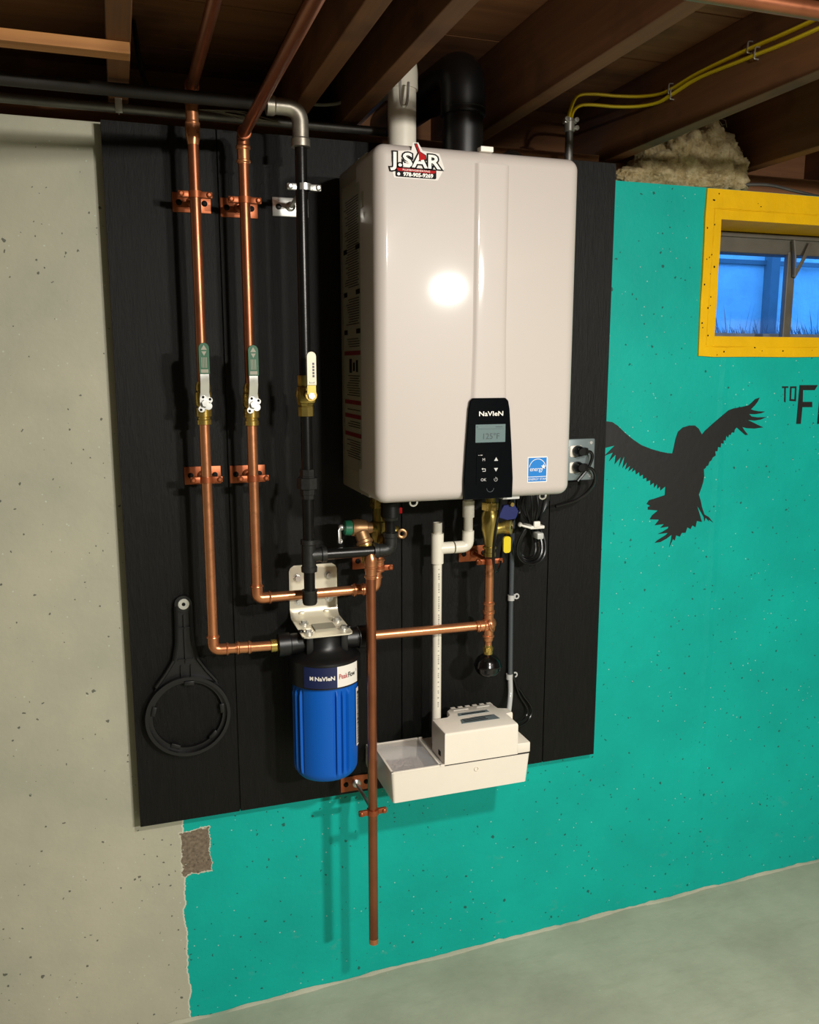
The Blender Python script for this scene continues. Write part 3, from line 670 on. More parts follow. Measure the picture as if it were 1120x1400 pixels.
def ball_valve(x, y, z0, z1, label):
    t = thing('ball_valve', (x, y, z0), label, 'valve', 'green handled valves')
    part(t, 'valve_body', 'brass', lambda b: b.lathe((x, y, z0), (0, 0, 1), [(0, .012), (.001, .0155), (.010, .0155), (.012, .0135), (.016, .0135), (.018, .0165), (.036, .0165), (.038, .014), (.042, .017), (.056, .0175), (.068, .017), (.072, .0135), (z1 - z0 - .02, .0135), (z1 - z0 - .018, .0155), (z1 - z0 - .008, .0155), (z1 - z0, .0125)], 24))
    zs = z0 + .047
    part(t, 'stem', 'steel', lambda b: (b.cyl((x, y - .012, zs), (x, y - .046, zs), .0055, 12), b.hexa((x, y - .040, zs), (x, y - .0495, zs), .0078)))
    yl = y - .040
    def lev(b):
        # flat lever with bent profile; lobed hub plate
        prof = [(-.012, 0), (.010, 0), (.022, 0), (.040, -.010), (.062, -.010)]
        L_ = []
        for (dz, dy) in prof:
            wv = .0105 if dz < .012 else .0088
            L_.append([b._v((x + sx_ * wv, yl + dy + q, zs + dz)) for sx_, q in ((-1, 0), (1, 0), (1, .0022), (-1, .0022))])
        b.rings(L_)
        for cx, cz, r_ in ((-.0075, -.012, .0068), (.009, .006, .0062), (-.003, .010, .0065), (.006, -.006, .008)):
            b.pxz(circ(x + cx, zs + cz, r_, 12), yl - .0006, yl + .0026)
    lv = part(t, 'lever', 'steel', lev)
    for cx, cz in ((-.009, -.0135), (.010, .008), (-.004, .0125)):
        part(lv, 'lever_hole', 'ink', lambda b: b.pxz(circ(x + cx, zs + cz, .0028, 10), yl - .001, yl - .0006))
    zg = zs + .060
    g = part(t, 'grip', 'green', lambda b: b.pxz([(x - .0105, zg)] + [(x + .0105, zg)] + [(x + .0105 * math.cos(a), zg + .052 + .0105 * math.sin(a)) for a in [PI * k / 10 for k in range(11)]], yl - .0135, yl - .005), bevel=.001)
    def pr(b):
        yy = yl - .0139
        b.pxz([(x + 0.0, zg + .058), (x + .006, zg + .048), (x - .006, zg + .048)], yy, yy + .0003); b.pxz([(x - .005, zg + .045), (x + .005, zg + .045), (x, zg + .036)], yy, yy + .0003)
        for i in range(4): b.box(x - .0055 + i * .0031, x - .0042 + i * .0031, yy, yy + .0003, zg + .012, zg + .033)
        b.pxz([(x - .0075, zg + .002), (x + .0075, zg + .002), (x + .0075, zg + .009), (x - .0075, zg + .009)], yy, yy + .0003)
    part(g, 'grip_print', 'labelgrey', pr, smooth=0)
    return t
ball_valve(X1, Y1, .940, 1.03, 'brass ball valve with a green lever grip on the leftmost copper riser')
ball_valve(X2, Y1, .936, 1.026, 'brass ball valve with a green lever grip on the second copper riser')

# filter to heater copper
T = thing('copper_pipe', (.5, -.12, .441), 'horizontal copper pipe from the filter outlet passing in front of the white drain pipe', 'pipe')
X3, Y3 = .833, -.12
b = MB(); b.cyl((.515, Y3, .442), (X3 - .02, Y3, .439), CR, 24); b.build('pipe', 'copper', T)
part(T, 'press_tee', 'copper', lambda b: (sleeve(b, (X3, Y3, .475), (X3, Y3, .405), CR), b.tube(bend([(X3 - .034, Y3 - .004, .439), (X3 + .010, Y3 - .004, .440), (X3 + .010, Y3 + .030, .443)], .022, 8), .0135, 20), b.torus((X3 - .028, Y3 - .004, .439), (1, 0, 0), .0127, .0024, 20, 8), b.torus((X3 - .014, Y3 - .004, .439), (1, 0, 0), .0135, .0022, 20, 8), b.torus((X3 + .006, Y3 - .006, .441), (.6, -.5, .2), .0165, .0030, 22, 8), b.ball((X3 + .002, Y3, .441), .0165, 18)))
b = MB(); b.cyl((X3, Y3, .47), (X3, Y3, .605), CR, 24); b.build('riser', 'copper', T)
part(T, 'press_coupling', 'copper', lambda b: sleeve(b, (X3, Y3, .468), (X3, Y3, .498), CR))
part(T, 'reducer', 'copper', lambda b: b.lathe((X3, Y3, .408), (0, 0, -1), [(0, .0125), (.008, .012), (.012, .009), (.026, .009)], 20))
T = thing('small_pressure_vessel', (X3, Y3, .33), 'small round black vessel hanging from the copper tee under the heater', 'vessel')
part(T, 'brass_nut', 'brass', lambda b: (b.hexa((X3, Y3, .382), (X3, Y3, .372), .0125), b.lathe((X3, Y3, .388), (0, 0, -1), [(0, .0095), (.018, .0115), (.026, .0115)], 16)))
part(T, 'vessel_body', 'ball', lambda b: b.lathe((X3, Y3, .366), (0, 0, -1), [(-.004, .006), (0, .010), (.004, .017), (.010, .025), (.018, .0305), (.027, .033), (.0285, .0342), (.0315, .0342), (.033, .033), (.042, .0305), (.050, .025), (.056, .017), (.060, .008), (.061, .0001)], 36))

# discharge drop pipe
X4, Y4 = .5205, -.172
T = thing('drop_pipe', (X4, Y4, -.31), 'long vertical copper discharge pipe in front, open just above the floor', 'pipe')
def opn(b):
    b.lathe((X4, Y4, -.314), (0, 0, 1), [(.010, .0092), (0, .0096), (0, .0105), (.001, CR), (.91, CR)], 24, cap=False)
part(T, 'pipe', 'copperdull', opn)
part(T, 'bright_cut_end', 'copper', lambda b: b.lathe((X4, Y4, -.3145), (0, 0, 1), [(0, .0098), (.0001, CR + .0002), (.014, CR + .0002)], 24, cap=False))
part(T, 'press_elbow', 'copper', lambda b: (sleeve(b, (X4, Y4, .592), (X4, Y4, .625), CR), b.lathe((X4, Y4, .62), (0, 0, 1), [(0, .0135), (.012, .0150), (.022, .0135), (.03, .010)], 20)))
# relief valve
T = thing('relief_valve', (.50, -.14, .69), 'bronze relief valve with green cap left of the brass inlet fitting under the heater', 'valve')
part(T, 'valve_body', 'bronze', lambda b: (b.lathe((.535, -.13, .700), (-1, 0, .05), [(0, .012), (.012, .014), (.014, .0185), (.034, .0205), (.046, .0185), (.048, .016)], 24), b.lathe((.508, -.14, .692), (.25, -.45, -1), [(0, .016), (.018, .0165), (.02, .0195), (.026, .0195), (.028, .015), (.050, .0135), (.06, .012)], 20)))
part(T, 'outlet_thread', 'brass', lambda b: b.lathe((.513, -.152, .668), (.08, -.2, -1), [(0, .017), (.004, .0175), (.010, .0155), (.030, .0135), (.042, .0135)], 20))
part(T, 'green_cap', 'greencap', lambda b: b.lathe((.488, -.13, .7025), (-1, 0, .05), [(0, .0165), (.004, .0175), (.016, .0165), (.019, .012)], 20))
part(T, 'test_lever', 'steel', lambda b: (b.ball((.464, -.132, .705), .007, 12), b.tube([(.464, -.135, .706), (.458, -.139, .700), (.458, -.142, .672)], .0048, 8, flat=.5), b.torus((.459, -.142, .676), (0, 1, 0), .004, .0016, 12, 6)))
# inlet isolation fitting
T = thing('brass_inlet_fitting', (.558, -.11, .65), 'dull brass isolation fitting under the heater left bottom corner', 'fitting')
part(T, 'fitting_body', 'olivebrass', lambda b: (b.lathe((.558, -.11, .787), (0, 0, -1), [(0, .014), (.008, .014), (.009, .018), (.03, .018), (.031, .0145), (.075, .0145), (.078, .019), (.105, .020), (.115, .017), (.122, .0125), (.15, .0125)], 20), b.cyl((.535, -.115, .70), (.600, -.115, .685), .0125, 18)))
part(T, 'union_nut', 'brass', lambda b: b.hexa((.558, -.11, .765), (.558, -.11, .742), .0195))
part(T, 'side_port_cap', 'olivebrass', lambda b: (b.ball((.563, -.128, .668), .015, 16),))
part(T, 'port_ring', 'bronze', lambda b: b.torus((.606, -.135, .683), (.2, 1, 0), .0085, .0040, 20, 8))
# outlet isolation valve
T = thing('brass_outlet_valve', (X3, Y3, .60), 'dull brass isolation valve under the heater right of the white drain elbow', 'valve')
part(T, 'valve_body', 'olivebrass', lambda b: (b.lathe((X3, Y3, .787), (0, 0, -1), [(0, .013), (.022, .013), (.042, .0125), (.060, .0125), (.070, .019), (.080, .021), (.110, .0205), (.130, .0155), (.152, .0125), (.153, .0165), (.157, .0165), (.158, .013), (.166, .013), (.167, .0155), (.176, .0155)], 22), b.lathe((X3, Y3, .675), (1, -.12, .12), [(0, .014), (.03, .0135), (.034, .016), (.044, .016)], 20)))
part(T, 'union_nut', 'brass', lambda b: b.hexa((X3, Y3, .742), (X3, Y3, .724), .020))
part(T, 'drain_cap', 'brass', lambda b: (b.lathe((.874, -.125, .680), (.75, -.65, .05), [(0, .013), (.001, .0175), (.012, .0175), (.013, .011), (.0131, .0001)], 20)))
part(T, 'cap_hole', 'ink', lambda b: b.lathe((.874 + .0099, -.125 - .0087, .6806), (.75, -.65, .05), [(0, .0045), (.0006, .0045)], 12))
part(T, 'yellow_handle', 'yellowp', lambda b: b.pxz(rrect(.857, .876, .622, .662, .007), -.148, -.142), bevel=.0015)
part(T, 'blue_handle', 'bluep', lambda b: b.pxz([(.845, .708), (.86, .736), (.888, .738), (.900, .720), (.893, .702), (.868, .700)], -.138, -.130), bevel=.0015)
part(T, 'handle_screw', 'brass', lambda b: b.cyl((.879, -.146, .738), (.879, -.130, .738), .005, 10))

# ---- gas line ----
XG, YG, GR = .381, -.17, .0122
T = thing('black_gas_pipe', (XG, YG, .54), 'black iron gas pipe coming down from the grey elbow to a capped stub', 'pipe')
b = MB(); b.cyl((XL + .01, YG, 1.578), (XG - .03, YG, 1.573), GR, 20); b.build('overhead_run', 'dustiron', T)
part(T, 'galvanised_elbow', 'castgrey', lambda b: (b.tube(bend([(XG - .062, YG, 1.572), (XG, YG, 1.572), (XG, YG, 1.505)], .045, 10), .0165, 22), b.lathe((XG - .068, YG, 1.572), (1, 0, 0), [(0, .016), (.001, .0195), (.015, .0195), (.018, .017)], 22), b.lathe((XG, YG, 1.497), (0, 0, 1), [(0, .016), (.001, .0195), (.015, .0195), (.018, .017)], 22)))
b = MB(); b.cyl((XG, YG, 1.52), (XG, YG, 1.03), GR, 20); b.build('upper_pipe', 'blackiron', T)
b = MB(); b.cyl((XG, YG, .965), (XG, YG, .83), GR, 20); b.build('middle_pipe', 'blackiron', T)
def union(b):
    b.lathe((XG, YG, .845), (0, 0, -1), [(0, .013), (.001, .0165), (.014, .0165), (.015, .0175), (.018, .0175)], 8)
    b.lathe((XG, YG, .827), (0, 0, -1), [(0, .018), (.001, .0235), (.024, .0235), (.025, .018)], 8)
    b.lathe((XG, YG, .802), (0, 0, -1), [(0, .0165), (.012, .0165), (.013, .0145), (.022, .0145)], 8)
part(T, 'union', 'blackfit', union, smooth=20)
b = MB(); b.cyl((XG, YG, .79), (XG, YG, .675), GR, 20); b.build('lower_pipe', 'blackiron', T)
ZT = .655
def tee(b):
    b.lathe((XG, YG, ZT + .036), (0, 0, -1), [(0, .013), (.0005, .0175), (.010, .0178), (.013, .0155), (.059, .0155), (.062, .0178), (.072, .0175), (.0725, .013)], 22)
    b.lathe((XG, YG, ZT), (1, 0, 0), [(.005, .0155), (.026, .0155), (.028, .0178), (.038, .0175), (.0385, .013)], 22)
part(T, 'tee', 'blackfit', tee)
b = MB(); b.cyl((XG, YG, .62), (XG, YG, .565), GR, 20); b.build('stub_pipe', 'blackiron', T)
part(T, 'end_cap', 'blackfit', lambda b: b.lathe((XG, YG, .578), (0, 0, -1), [(0, .013), (.0005, .0172), (.005, .0172), (.006, .0165), (.028, .0165), (.033, .014), (.034, .0001)], 22))
XE = .567
b = MB(); b.cyl((XG + .03, YG, ZT), (XE - .02, YG, ZT), GR, 20); b.build('cross_pipe', 'blackiron', T)
part(T, 'street_elbow', 'blackfit', lambda b: (b.tube(bend([(XE - .034, YG, ZT), (XE, YG, ZT), (XE, YG, ZT + .034)], .028, 9), .0155, 22), b.lathe((XE - .04, YG, ZT), (1, 0, 0), [(0, .013), (.0005, .0178), (.010, .0178), (.012, .0155)], 22), b.lathe((XE, YG, ZT + .040), (0, 0, -1), [(0, .013), (.0005, .0178), (.010, .0178), (.012, .0155)], 22)))
b = MB(); b.cyl((XE, YG, ZT + .03), (XE, YG, .735), GR, 20); b.build('nipple', 'blackiron', T)
T = thing('gas_connector', (XE, YG, .735), 'black swivel gas connector with blue top collar under the heater', 'fitting')
part(T, 'connector_body', 'black', lambda b: b.lathe((XE, YG, .722), (0, 0, 1), [(0, .013), (.001, .017), (.008, .019), (.009, .021), (.040, .021), (.042, .017), (.046, .017)], 22))
part(T, 'blue_collar', 'bluep', lambda b: b.lathe((XE, YG, .767), (0, 0, 1), [(0, .0155), (.019, .0155)], 20))
part(T, 'red_tab', 'red', lambda b: b.box(XE + .019, XE + .027, YG - .006, YG + .004, .737, .751, .002))
T = thing('gas_ball_valve', (XG, YG, .96), 'brass gas valve with a cream lever on the black iron pipe', 'valve')
part(T, 'valve_body', 'olivebrass', lambda b: (b.lathe((XG, YG, .957), (0, 0, 1), [(0, .012), (.001, .0165), (.020, .0165), (.022, .015), (.026, .0175), (.045, .0205), (.062, .0175), (.064, .0155), (.066, .0165), (.086, .0165), (.087, .012)], 8), b.box(XG - .0175, XG + .0175, YG - .02, YG + .016, .985, 1.02, .005)), smooth=25)
part(T, 'bonnet', 'brass', lambda b: (b.cyl((XG + .001, YG - .015, 1.003), (XG + .001, YG - .046, 1.003), .0095, 16), b.pxz(circ(XG + .001, 1.003, .0125, 12), YG - .052, YG - .044)), bevel=.0006)
part(T, 'stem_nut', 'steel', lambda b: b.hexa((XG + .001, YG - .050, 1.002), (XG + .001, YG - .057, 1.002), .0068))
xg = XG + .001
lv = part(T, 'lever', 'cream', lambda b: b.pxz([(xg - .0095, 1.024), (xg + .0095, 1.024), (xg + .0095, 1.082)] + [(xg + .0095 * math.cos(a), 1.082 + .0095 * math.sin(a)) for a in [PI * k / 10 for k in range(1, 10)]] + [(xg - .0095, 1.082)], YG - .060, YG - .052), bevel=.0015)
part(T, 'lever_neck', 'olivebrass', lambda b: b.pxz([(xg - .009, 1.005), (xg + .009, 1.005), (xg + .009, 1.026), (xg - .009, 1.026)], YG - .056, YG - .051))
def gpr(b):
    for k in range(5): b.box(xg + .0015, xg + .0055, YG - .0605, YG - .060, 1.040 + k * .0062, 1.0445 + k * .0062)
    b.box(xg - .005, xg + .005, YG - .0605, YG - .060, 1.028, 1.0287); b.box(xg - .005, xg - .0044, YG - .0605, YG - .060, 1.028, 1.031); b.box(xg + .0044, xg + .005, YG - .0605, YG - .060, 1.028, 1.031)
part(lv, 'lever_print', 'navy', gpr, smooth=0)

# second overhead conduit on the wall top and its strap
T = thing('overhead_conduit', (-.1, -.035, 1.577), 'dusty grey conduit running along the top edge of the board', 'conduit')
b = MB(); b.cyl((XL + .01, -.036, 1.577), (.60, -.036, 1.577), .0095, 16); b.build('tube', 'conduit', T)
part(T, 'strap', 'steel', lambda b: (b.box(.030, .044, -.048, -.0455, 1.565, 1.607, .001), b.torus((.037, -.036, 1.577), (1, 0, 0), .0108, .0014, 20, 6)))
b = MB()
for k in range(10):
    a = Vector((.235 + random.uniform(-.05, .01), -.05, 1.585)); c = Vector((.33 + random.uniform(-.02, .04), -.05, 1.572)); mdl = (a + c) / 2 + Vector((0, 0, random.uniform(-.014, .012)))
    b.tube([a, mdl, c], .00035, 4)
tag(b.build('cobweb', 'labelgrey'), 'wispy grey cobweb strung between the two overhead pipes', 'cobweb', kind='stuff')

# ---- clamps ----
def clamp(x, z, y, r, mt, label, group='pipe clamps on the board', pw=.040, rodx=0, zr=None, rmat=None, ang=0):
    t = thing('pipe_clamp', (x, BY, z), label, 'clamp', group); zr = z if zr is None else zr
    part(t, 'plate', mt, lambda b: b.box(x - pw, x + pw, BY - .0032, BY, z - .021, z + .019, .001))
    for s in (-1, 1): part(t, 'screw', 'ink' if mt == 'bracketcu' else 'blackfit', lambda b: b.lathe((x + s * pw * .66, BY - .0032, z - .001), (0, -1, 0), [(0, .0065), (.002, .006), (.0035, .0035)], 12))
    part(t, 'rod', 'steel' if mt == 'steel' else rmat or mt, lambda b: (b.cyl((x + rodx, BY, z), (x, y + r, zr), .0045, 10), b.lathe((x + rodx, BY - .003, z), (0, -1, 0), [(0, .0105), (.006, .0105), (.009, .0065)], 14)))
    def ring(b):
        b.lathe((x, y, zr - .0065), (0, 0, 1), [(0, r), (0, r + .003), (.013, r + .003), (.013, r)], 24, cap=False)
        for s in (-1, 1):
            b.box(x + s * (r + .012) - .011, x + s * (r + .012) + .011, y - .0045, y + .0045, zr - .0065, zr + .0065, .002)
    part(t, 'ring', mt, ring)
    for s in (-1, 1): part(t, 'ring_screw', mt, lambda b: b.lathe((x + s * (r + .0165), y - .0045, zr), (0, -1, 0), [(0, .006), (.003, .0055), (.005, .003)], 12))
    return t
clamp(X1, 1.405, Y1, CR, 'bracketcu', 'upper copper clamp on the leftmost copper riser')
clamp(X1, .823, Y1, CR, 'bracketcu', 'lower copper clamp on the leftmost copper riser')
clamp(X2, 1.400, Y1, CR, 'bracketcu', 'upper copper clamp on the second copper riser')
clamp(X2, .822, Y1, CR, 'bracketcu', 'lower copper clamp on the second copper riser')
clamp(.386, 1.408, YG, GR, 'steel', 'bright zinc clamp holding the black gas pipe near its top', zr=1.421)
clamp(.557, .600, Y1, CR, 'bracketcu', 'copper clamp half hidden behind the top of the drop pipe')
clamp(X3, .598, Y3, CR, 'bracketcu', 'copper clamp just under the brass outlet valve')
clamp(X4, .028, Y4, CR, 'bracketcu', 'copper clamp with long steel rod low on the drop pipe', rodx=.0, zr=.028, rmat='steel')

# ---- filter ----
fx, fy_ = .423, -.118
T = thing('filter_bracket', (.42, BY, .47), 'cream steel angle bracket bolted to the board above the blue filter', 'bracket')
def lbr(b):
    x0, x1 = .363, .4785; t_ = .003
    pts = [(BY - .0002, .598), (BY - .0002, .498), (BY - .003, .486), (BY - .012, .476), (BY - .022, .472), (-.176, .468)]
    n_ = []
    for i in range(len(pts)):
        a = pts[max(0, i - 1)]; c = pts[min(len(pts) - 1, i + 1)]; d = Vector((c[0] - a[0], c[1] - a[1])).normalized(); n_.append((-abs(d.y) , abs(d.x)))
    pts = [(pts[0][0], .585)] + pts[1:-1] + [(-.164, .4685)]; R = []
    for i, (y_, z_) in enumerate(pts):
        ny, nz = n_[i]; R.append([b._v((x0, y_, z_)), b._v((x1, y_, z_)), b._v((x1, y_ + ny * t_, z_ + nz * t_)), b._v((x0, y_ + ny * t_, z_ + nz * t_))])
    b.rings(R)
    b.prism([(x0, .585), (x0 + .003, .593), (x0 + .012, .599), (x1 - .012, .599), (x1 - .003, .593), (x1, .585)], lambda u, v: Vector((u, BY - t_ - .0002, v)), lambda u, v: Vector((u, BY - .0002, v)))
    b.prism([(x0, -.164), (x0 + .003, -.172), (x0 + .011, -.177), (x1 - .011, -.177), (x1 - .003, -.172), (x1, -.164)], lambda u, v: Vector((u, v, .4685 + t_)), lambda u, v: Vector((u, v, .4685)))
    for x in (.39, .45): b.box(x - .007, x + .007, BY - .014, BY - .003, .481, .488, .003)
part(T, 'angle_plate', 'creambr', lbr)
for x, z in ((.383, .570), (.458, .571), (.385, .512), (.459, .515)):
    part(T, 'bolt', 'steel', lambda b: (b.lathe((x, BY - .0035, z), (0, -1, 0), [(0, .0098), (.0015, .0098)], 20), b.hexa((x, BY - .005, z), (x, BY - .0115, z), .0068)))
for x, y in ((.384, -.085), (.462, -.085), (.381, -.148), (.462, -.146)):
    part(T, 'shelf_bolt', 'steel', lambda b: (b.lathe((x, y, .472), (0, 0, 1), [(0, .0105), (.0045 + .028 * (y + .15), .0105)], 20), b.hexa((x, y, .473), (x, y, .4815 + .028 * (y + .15)), .007)))
part(T, 'rating_label', 'labelgrey', lambda b: b.prism([(.398, -.142), (.447, -.142), (.447, -.100), (.398, -.100)], lambda u, v: Vector((u, v, .4768 + .028 * (v + .12))), lambda u, v: Vector((u, v, .4710))), smooth=0)
for x in (.366, .478): part(T, 'black_knob', 'black', lambda b: b.ball((x, -.135, .474), .006, 12, (1.2, 1, .6)))
T = thing('water_filter', (fx, fy_, .12), 'whole-house water filter with black head and ribbed blue sump', 'filter')
def head(b):
    b.lathe((fx, fy_, .352), (0, 0, 1), [(0, .078), (.001, .083), (.056, .083), (.060, .080), (.064, .070), (.074, .052), (.086, .044), (.113, .044)], 56)
    for s, l_ in ((-1, .086), (1, .086)):
        b.lathe((fx + s * .028, fy_, .441), (s, 0, 0), [(0, .024), (l_ - .036, .024), (l_ - .034, .0265), (l_ - .018 + .01, .0265), (l_ - .006, .018)], 24)
    for x in (-.04, .04): b.box(fx + x - .008, fx + x + .008, fy_ - .035, fy_ + .035, .42, .468, .002)
part(T, 'head', 'black', head)
def sump(b):
    n = 288; R = []
    ribs = {}
    def rr(z, a):
        base = .0745 if z > .17 else .0745 - (.17 - z) * .03
        r_ = base
        if z < .145: r_ -= (.145 - z) ** 2 / .0135 * .34
        # panels between groups of three ribs
        m_ = (a * 180 / PI + 20) % 90
        if .138 < z < .345:
            k_ = 0
            for c_ in (5, 16, 28): k_ = max(k_, 1 - min(1, abs(m_ - c_) / 2.4))
            flat = -.0026 if m_ < 33 else 0
            e = min(1, (z - .138) / .012, (.345 - z) / .01)
            r_ += (flat + .0070 * min(1, k_ * 2)) * e
        return max(r_, .0005)
    zs = [.352, .347, .344, .338, .33, .30, .26, .22, .19, .17, .155, .147, .142, .138, .132, .126, .121, .118, .117]
    for z in zs:
        sc_ = 1 if z > .125 else (.9 if z > .1205 else .8 if z > .1175 else .6)
        R.append([b._v((fx + rr(z, 2 * PI * k / n) * sc_ * math.cos(2 * PI * k / n - 1.18), fy_ + rr(z, 2 * PI * k / n) * sc_ * math.sin(2 * PI * k / n - 1.18), z)) for k in range(n)])
    b.rings(R)
part(T, 'sump', 'blue', sump, smooth=40)
def band(b, a0, a1, z0, z1, r_):
    n = 24; R = []
    for k in range(n + 1):
        a = a0 + (a1 - a0) * k / n; c, s = math.sin(a), -math.cos(a)
        R.append([b._v((fx + r_ * c, fy_ + r_ * s, z0)), b._v((fx + r_ * c, fy_ + r_ * s, z1)), b._v((fx + (r_ + .0006) * c, fy_ + (r_ + .0006) * s, z1)), b._v((fx + (r_ + .0006) * c, fy_ + (r_ + .0006) * s, z0))])
    b.rings(R)
al0, am, al1 = -.80, .12, .84
part(T, 'navy_label', 'navy', lambda b: band(b, al0, am, .3565, .4045, .0833))
part(T, 'white_label', 'label', lambda b: band(b, am, al1, .3565, .4045, .0833))
def cylmap(a0, z0, r_=.0843): return lambda u, v: Vector((fx + r_ * math.sin(a0 + u / r_), fy_ - r_ * math.cos(a0 + u / r_), z0 + v))
part(T, 'maker_lettering', 'label', lambda b: (text(b, 'NaVIeN', .0130, cylmap(-.215, .379), bold=.0004, sx=1.08), text(b, 'M', .0115, cylmap(-.575, .3793), bold=.0006)), smooth=0)
part(T, 'product_lettering_red', 'red', lambda b: text(b, 'Peak', .0165, cylmap(.295, .3805), bold=.0002, sx=.72), smooth=0)
part(T, 'product_lettering_dark', 'ink', lambda b: (text(b, 'Flow', .0165, cylmap(.575, .3805), bold=.0004, sx=.70), text(b, 'S', .0095, cylmap(.775, .385), sx=.8)), smooth=0)
part(T, 'barcode_label', 'label', lambda b: band(b, .93, 1.12, .195, .335, .0775))
def bars(b):
    z = .20
    while z < .328:
        h = random.choice((.001, .002, .003)); band(b, .97, 1.08, z, z + h, .0783); z += h + random.choice((.001, .002, .0025))
part(T, 'barcode_lines', 'ink', bars, smooth=0)

# filter wrench
T = thing('filter_wrench', (.118, BY - .01, .268), 'black plastic ring wrench hanging on the board at the lower left', 'wrench')
wx, wz = .1185, .266
def ringf(b):
    n = 64
    for ra, rb_, y0, y1 in ((.088, .0955, -.024, 0), (.079, .0885, -.012, 0)):
        b.lathe((wx, BY, wz), (0, -1, 0), [(0, ra), (0, rb_), (-y0, rb_), (-y0, ra), (0, ra)], n, cap=False)
    for a in (.1, 1.5, 2.9, 4.3, 5.5):
        c, s = math.cos(a), math.sin(a)
        b.box(-.006, .004, -.010, 0, -.011, .011, .001, Matrix.Translation((wx + .079 * c, BY - .006, wz + .079 * s)) @ Matrix.Rotation(-a, 4, 'Y'))
part(T, 'wrench_ring', 'black', ringf)
def hnd(b):
    out = [(-.0165, .262), (-.0165, .225), (-.018, .175), (-.026, .135), (-.045, .105), (-.068, .075), (-.075, .056), (-.04, .082), (0, .089), (.04, .082), (.075, .056), (.068, .075), (.045, .105), (.026, .135), (.018, .175), (.0165, .225), (.0165, .262)]
    b.pxz([(wx + u, wz + v) for u, v in out], BY - .008, BY)
    for s in (-1, 1):
        prev = None
        for u, v in out[:6]:
            if prev: b.tube([(wx + s * -prev[0] * 1.0, BY - .012, wz + prev[1]), (wx + s * -u, BY - .012, wz + v)], .0045, 6)
            prev = (u, v)
    b.box(wx - .001, wx + .001, BY - .014, BY, wz + .125, wz + .24)
    for zz in (.21, .135): b.box(wx - .017, wx + .017, BY - .014, BY, wz + zz - .001, wz + zz + .001)
    b.box(wx - .012, wx - .010, BY - .014, BY, wz + .093, wz + .12); b.box(wx + .010, wx + .012, BY - .014, BY, wz + .093, wz + .12)
    b.lathe((wx, BY, wz + .266), (0, -1, 0), [(0, .019), (.014, .019), (.014, .011), (.006, .011)], 28)
part(T, 'wrench_handle', 'black', hnd, smooth=25)
part(T, 'washer', 'steel', lambda b: b.lathe((wx + .001, BY - .014, wz + .266), (0, -1, 0), [(0, .0125), (.002, .0122), (.0021, .0045), (.0015, .0001)], 28))
part(T, 'hanging_screw', 'ink', lambda b: b.cyl((wx + .001, BY - .015, wz + .266), (wx + .001, BY - .0175, wz + .266), .004, 12))

# ---- condensate drain (PVC) ----
XP, YP, PR = .7080, -.095, .0112
T = thing('condensate_drain_pipe', (XP, YP, .137), 'white plastic drain pipe from the heater down into the condensate pump', 'pipe')
XQ = .787
part(T, 'pipe', 'pvc', lambda b: b.cyl((XP, YP, .139), (XP, YP, .61), PR, 24))
part(T, 'tee', 'pvc', lambda b: (b.lathe((XP, YP, .597), (0, 0, 1), [(0, PR), (0, .0150), (.073, .0150), (.073, PR)], 26), b.lathe((XP, YP, .633), (1, 0, 0), [(.004, .0142), (.0395, .0145), (.0395, PR)], 24)))
part(T, 'top_stub', 'pvc', lambda b: b.lathe((XP, YP, .66), (0, 0, 1), [(0, PR), (.036, PR), (.036, .0088), (.012, .0085), (.011, .0001)], 24))
part(T, 'elbow', 'pvc', lambda b: (b.tube(bend([(XP + .043, YP, .633), (XQ, YP, .633), (XQ, YP, .672)], .026, 9), .0145, 24),))
part(T, 'upper_pipe', 'pvc', lambda b: b.cyl((XQ, YP, .66), (XQ, YP, .787), PR, 24))
part(T, 'coupling', 'pvc', lambda b: b.lathe((XQ, YP, .705), (0, 0, 1), [(0, PR), (0, .0145), (.04, .0145), (.04, PR)], 24))
def marks(b):
    z = .585
    while z > .235:
        h = random.uniform(.0018, .0045); x = XP + .0005; b.box(x - .0012 + random.uniform(-.0006, 0), x + .0012 + random.uniform(0, .0006), YP - PR - .0004, YP - PR + .0003, z - h, z)
        z -= h + random.choice((.002, .002, .003, .009))
part(T, 'faint_print', 'inkfade', marks, smooth=0)['kind'] = 'stuff'

# ---- condensate pump ----
T = thing('condensate_pump', (.73, -.14, .062), 'off-white condensate pump with open tray fixed at the bottom edge of the board', 'pump')
tx0, tx1, ty0, ty1, tz0, tz1 = .5535, .906, -.217, -.055, .062, .137
def tank(b):
    ins = .006; w_ = .003
    o0 = rrect(tx0 + ins, tx1 - ins, ty0 + ins, ty1, .006); o1 = rrect(tx0, tx1, ty0, ty1, .008); i1 = rrect(tx0 + w_, tx1 - w_, ty0 + w_, ty1 - w_, .006); i0 = rrect(tx0 + ins + w_, tx1 - ins - w_, ty0 + ins + w_, ty1 - w_, .005)
    R = [[b._v((u, v, z)) for u, v in p] for p, z in ((o0, tz0), (o1, tz1), (i1, tz1), (i0, tz0 + .004))]
    b.rings(R)
part(T, 'tank', 'pump', tank)
part(T, 'wall_bracket', 'pump', lambda b: (b.box(tx0 - .008, tx0 + .03, -.056, BY, .072, .128, .005), b.box(tx1 - .06, tx1 - .02, -.056, BY, .075, .125, .005), b.cyl((tx0 + .004, -.062, .10), (tx0 - .014, -.062, .10), .016, 20)))
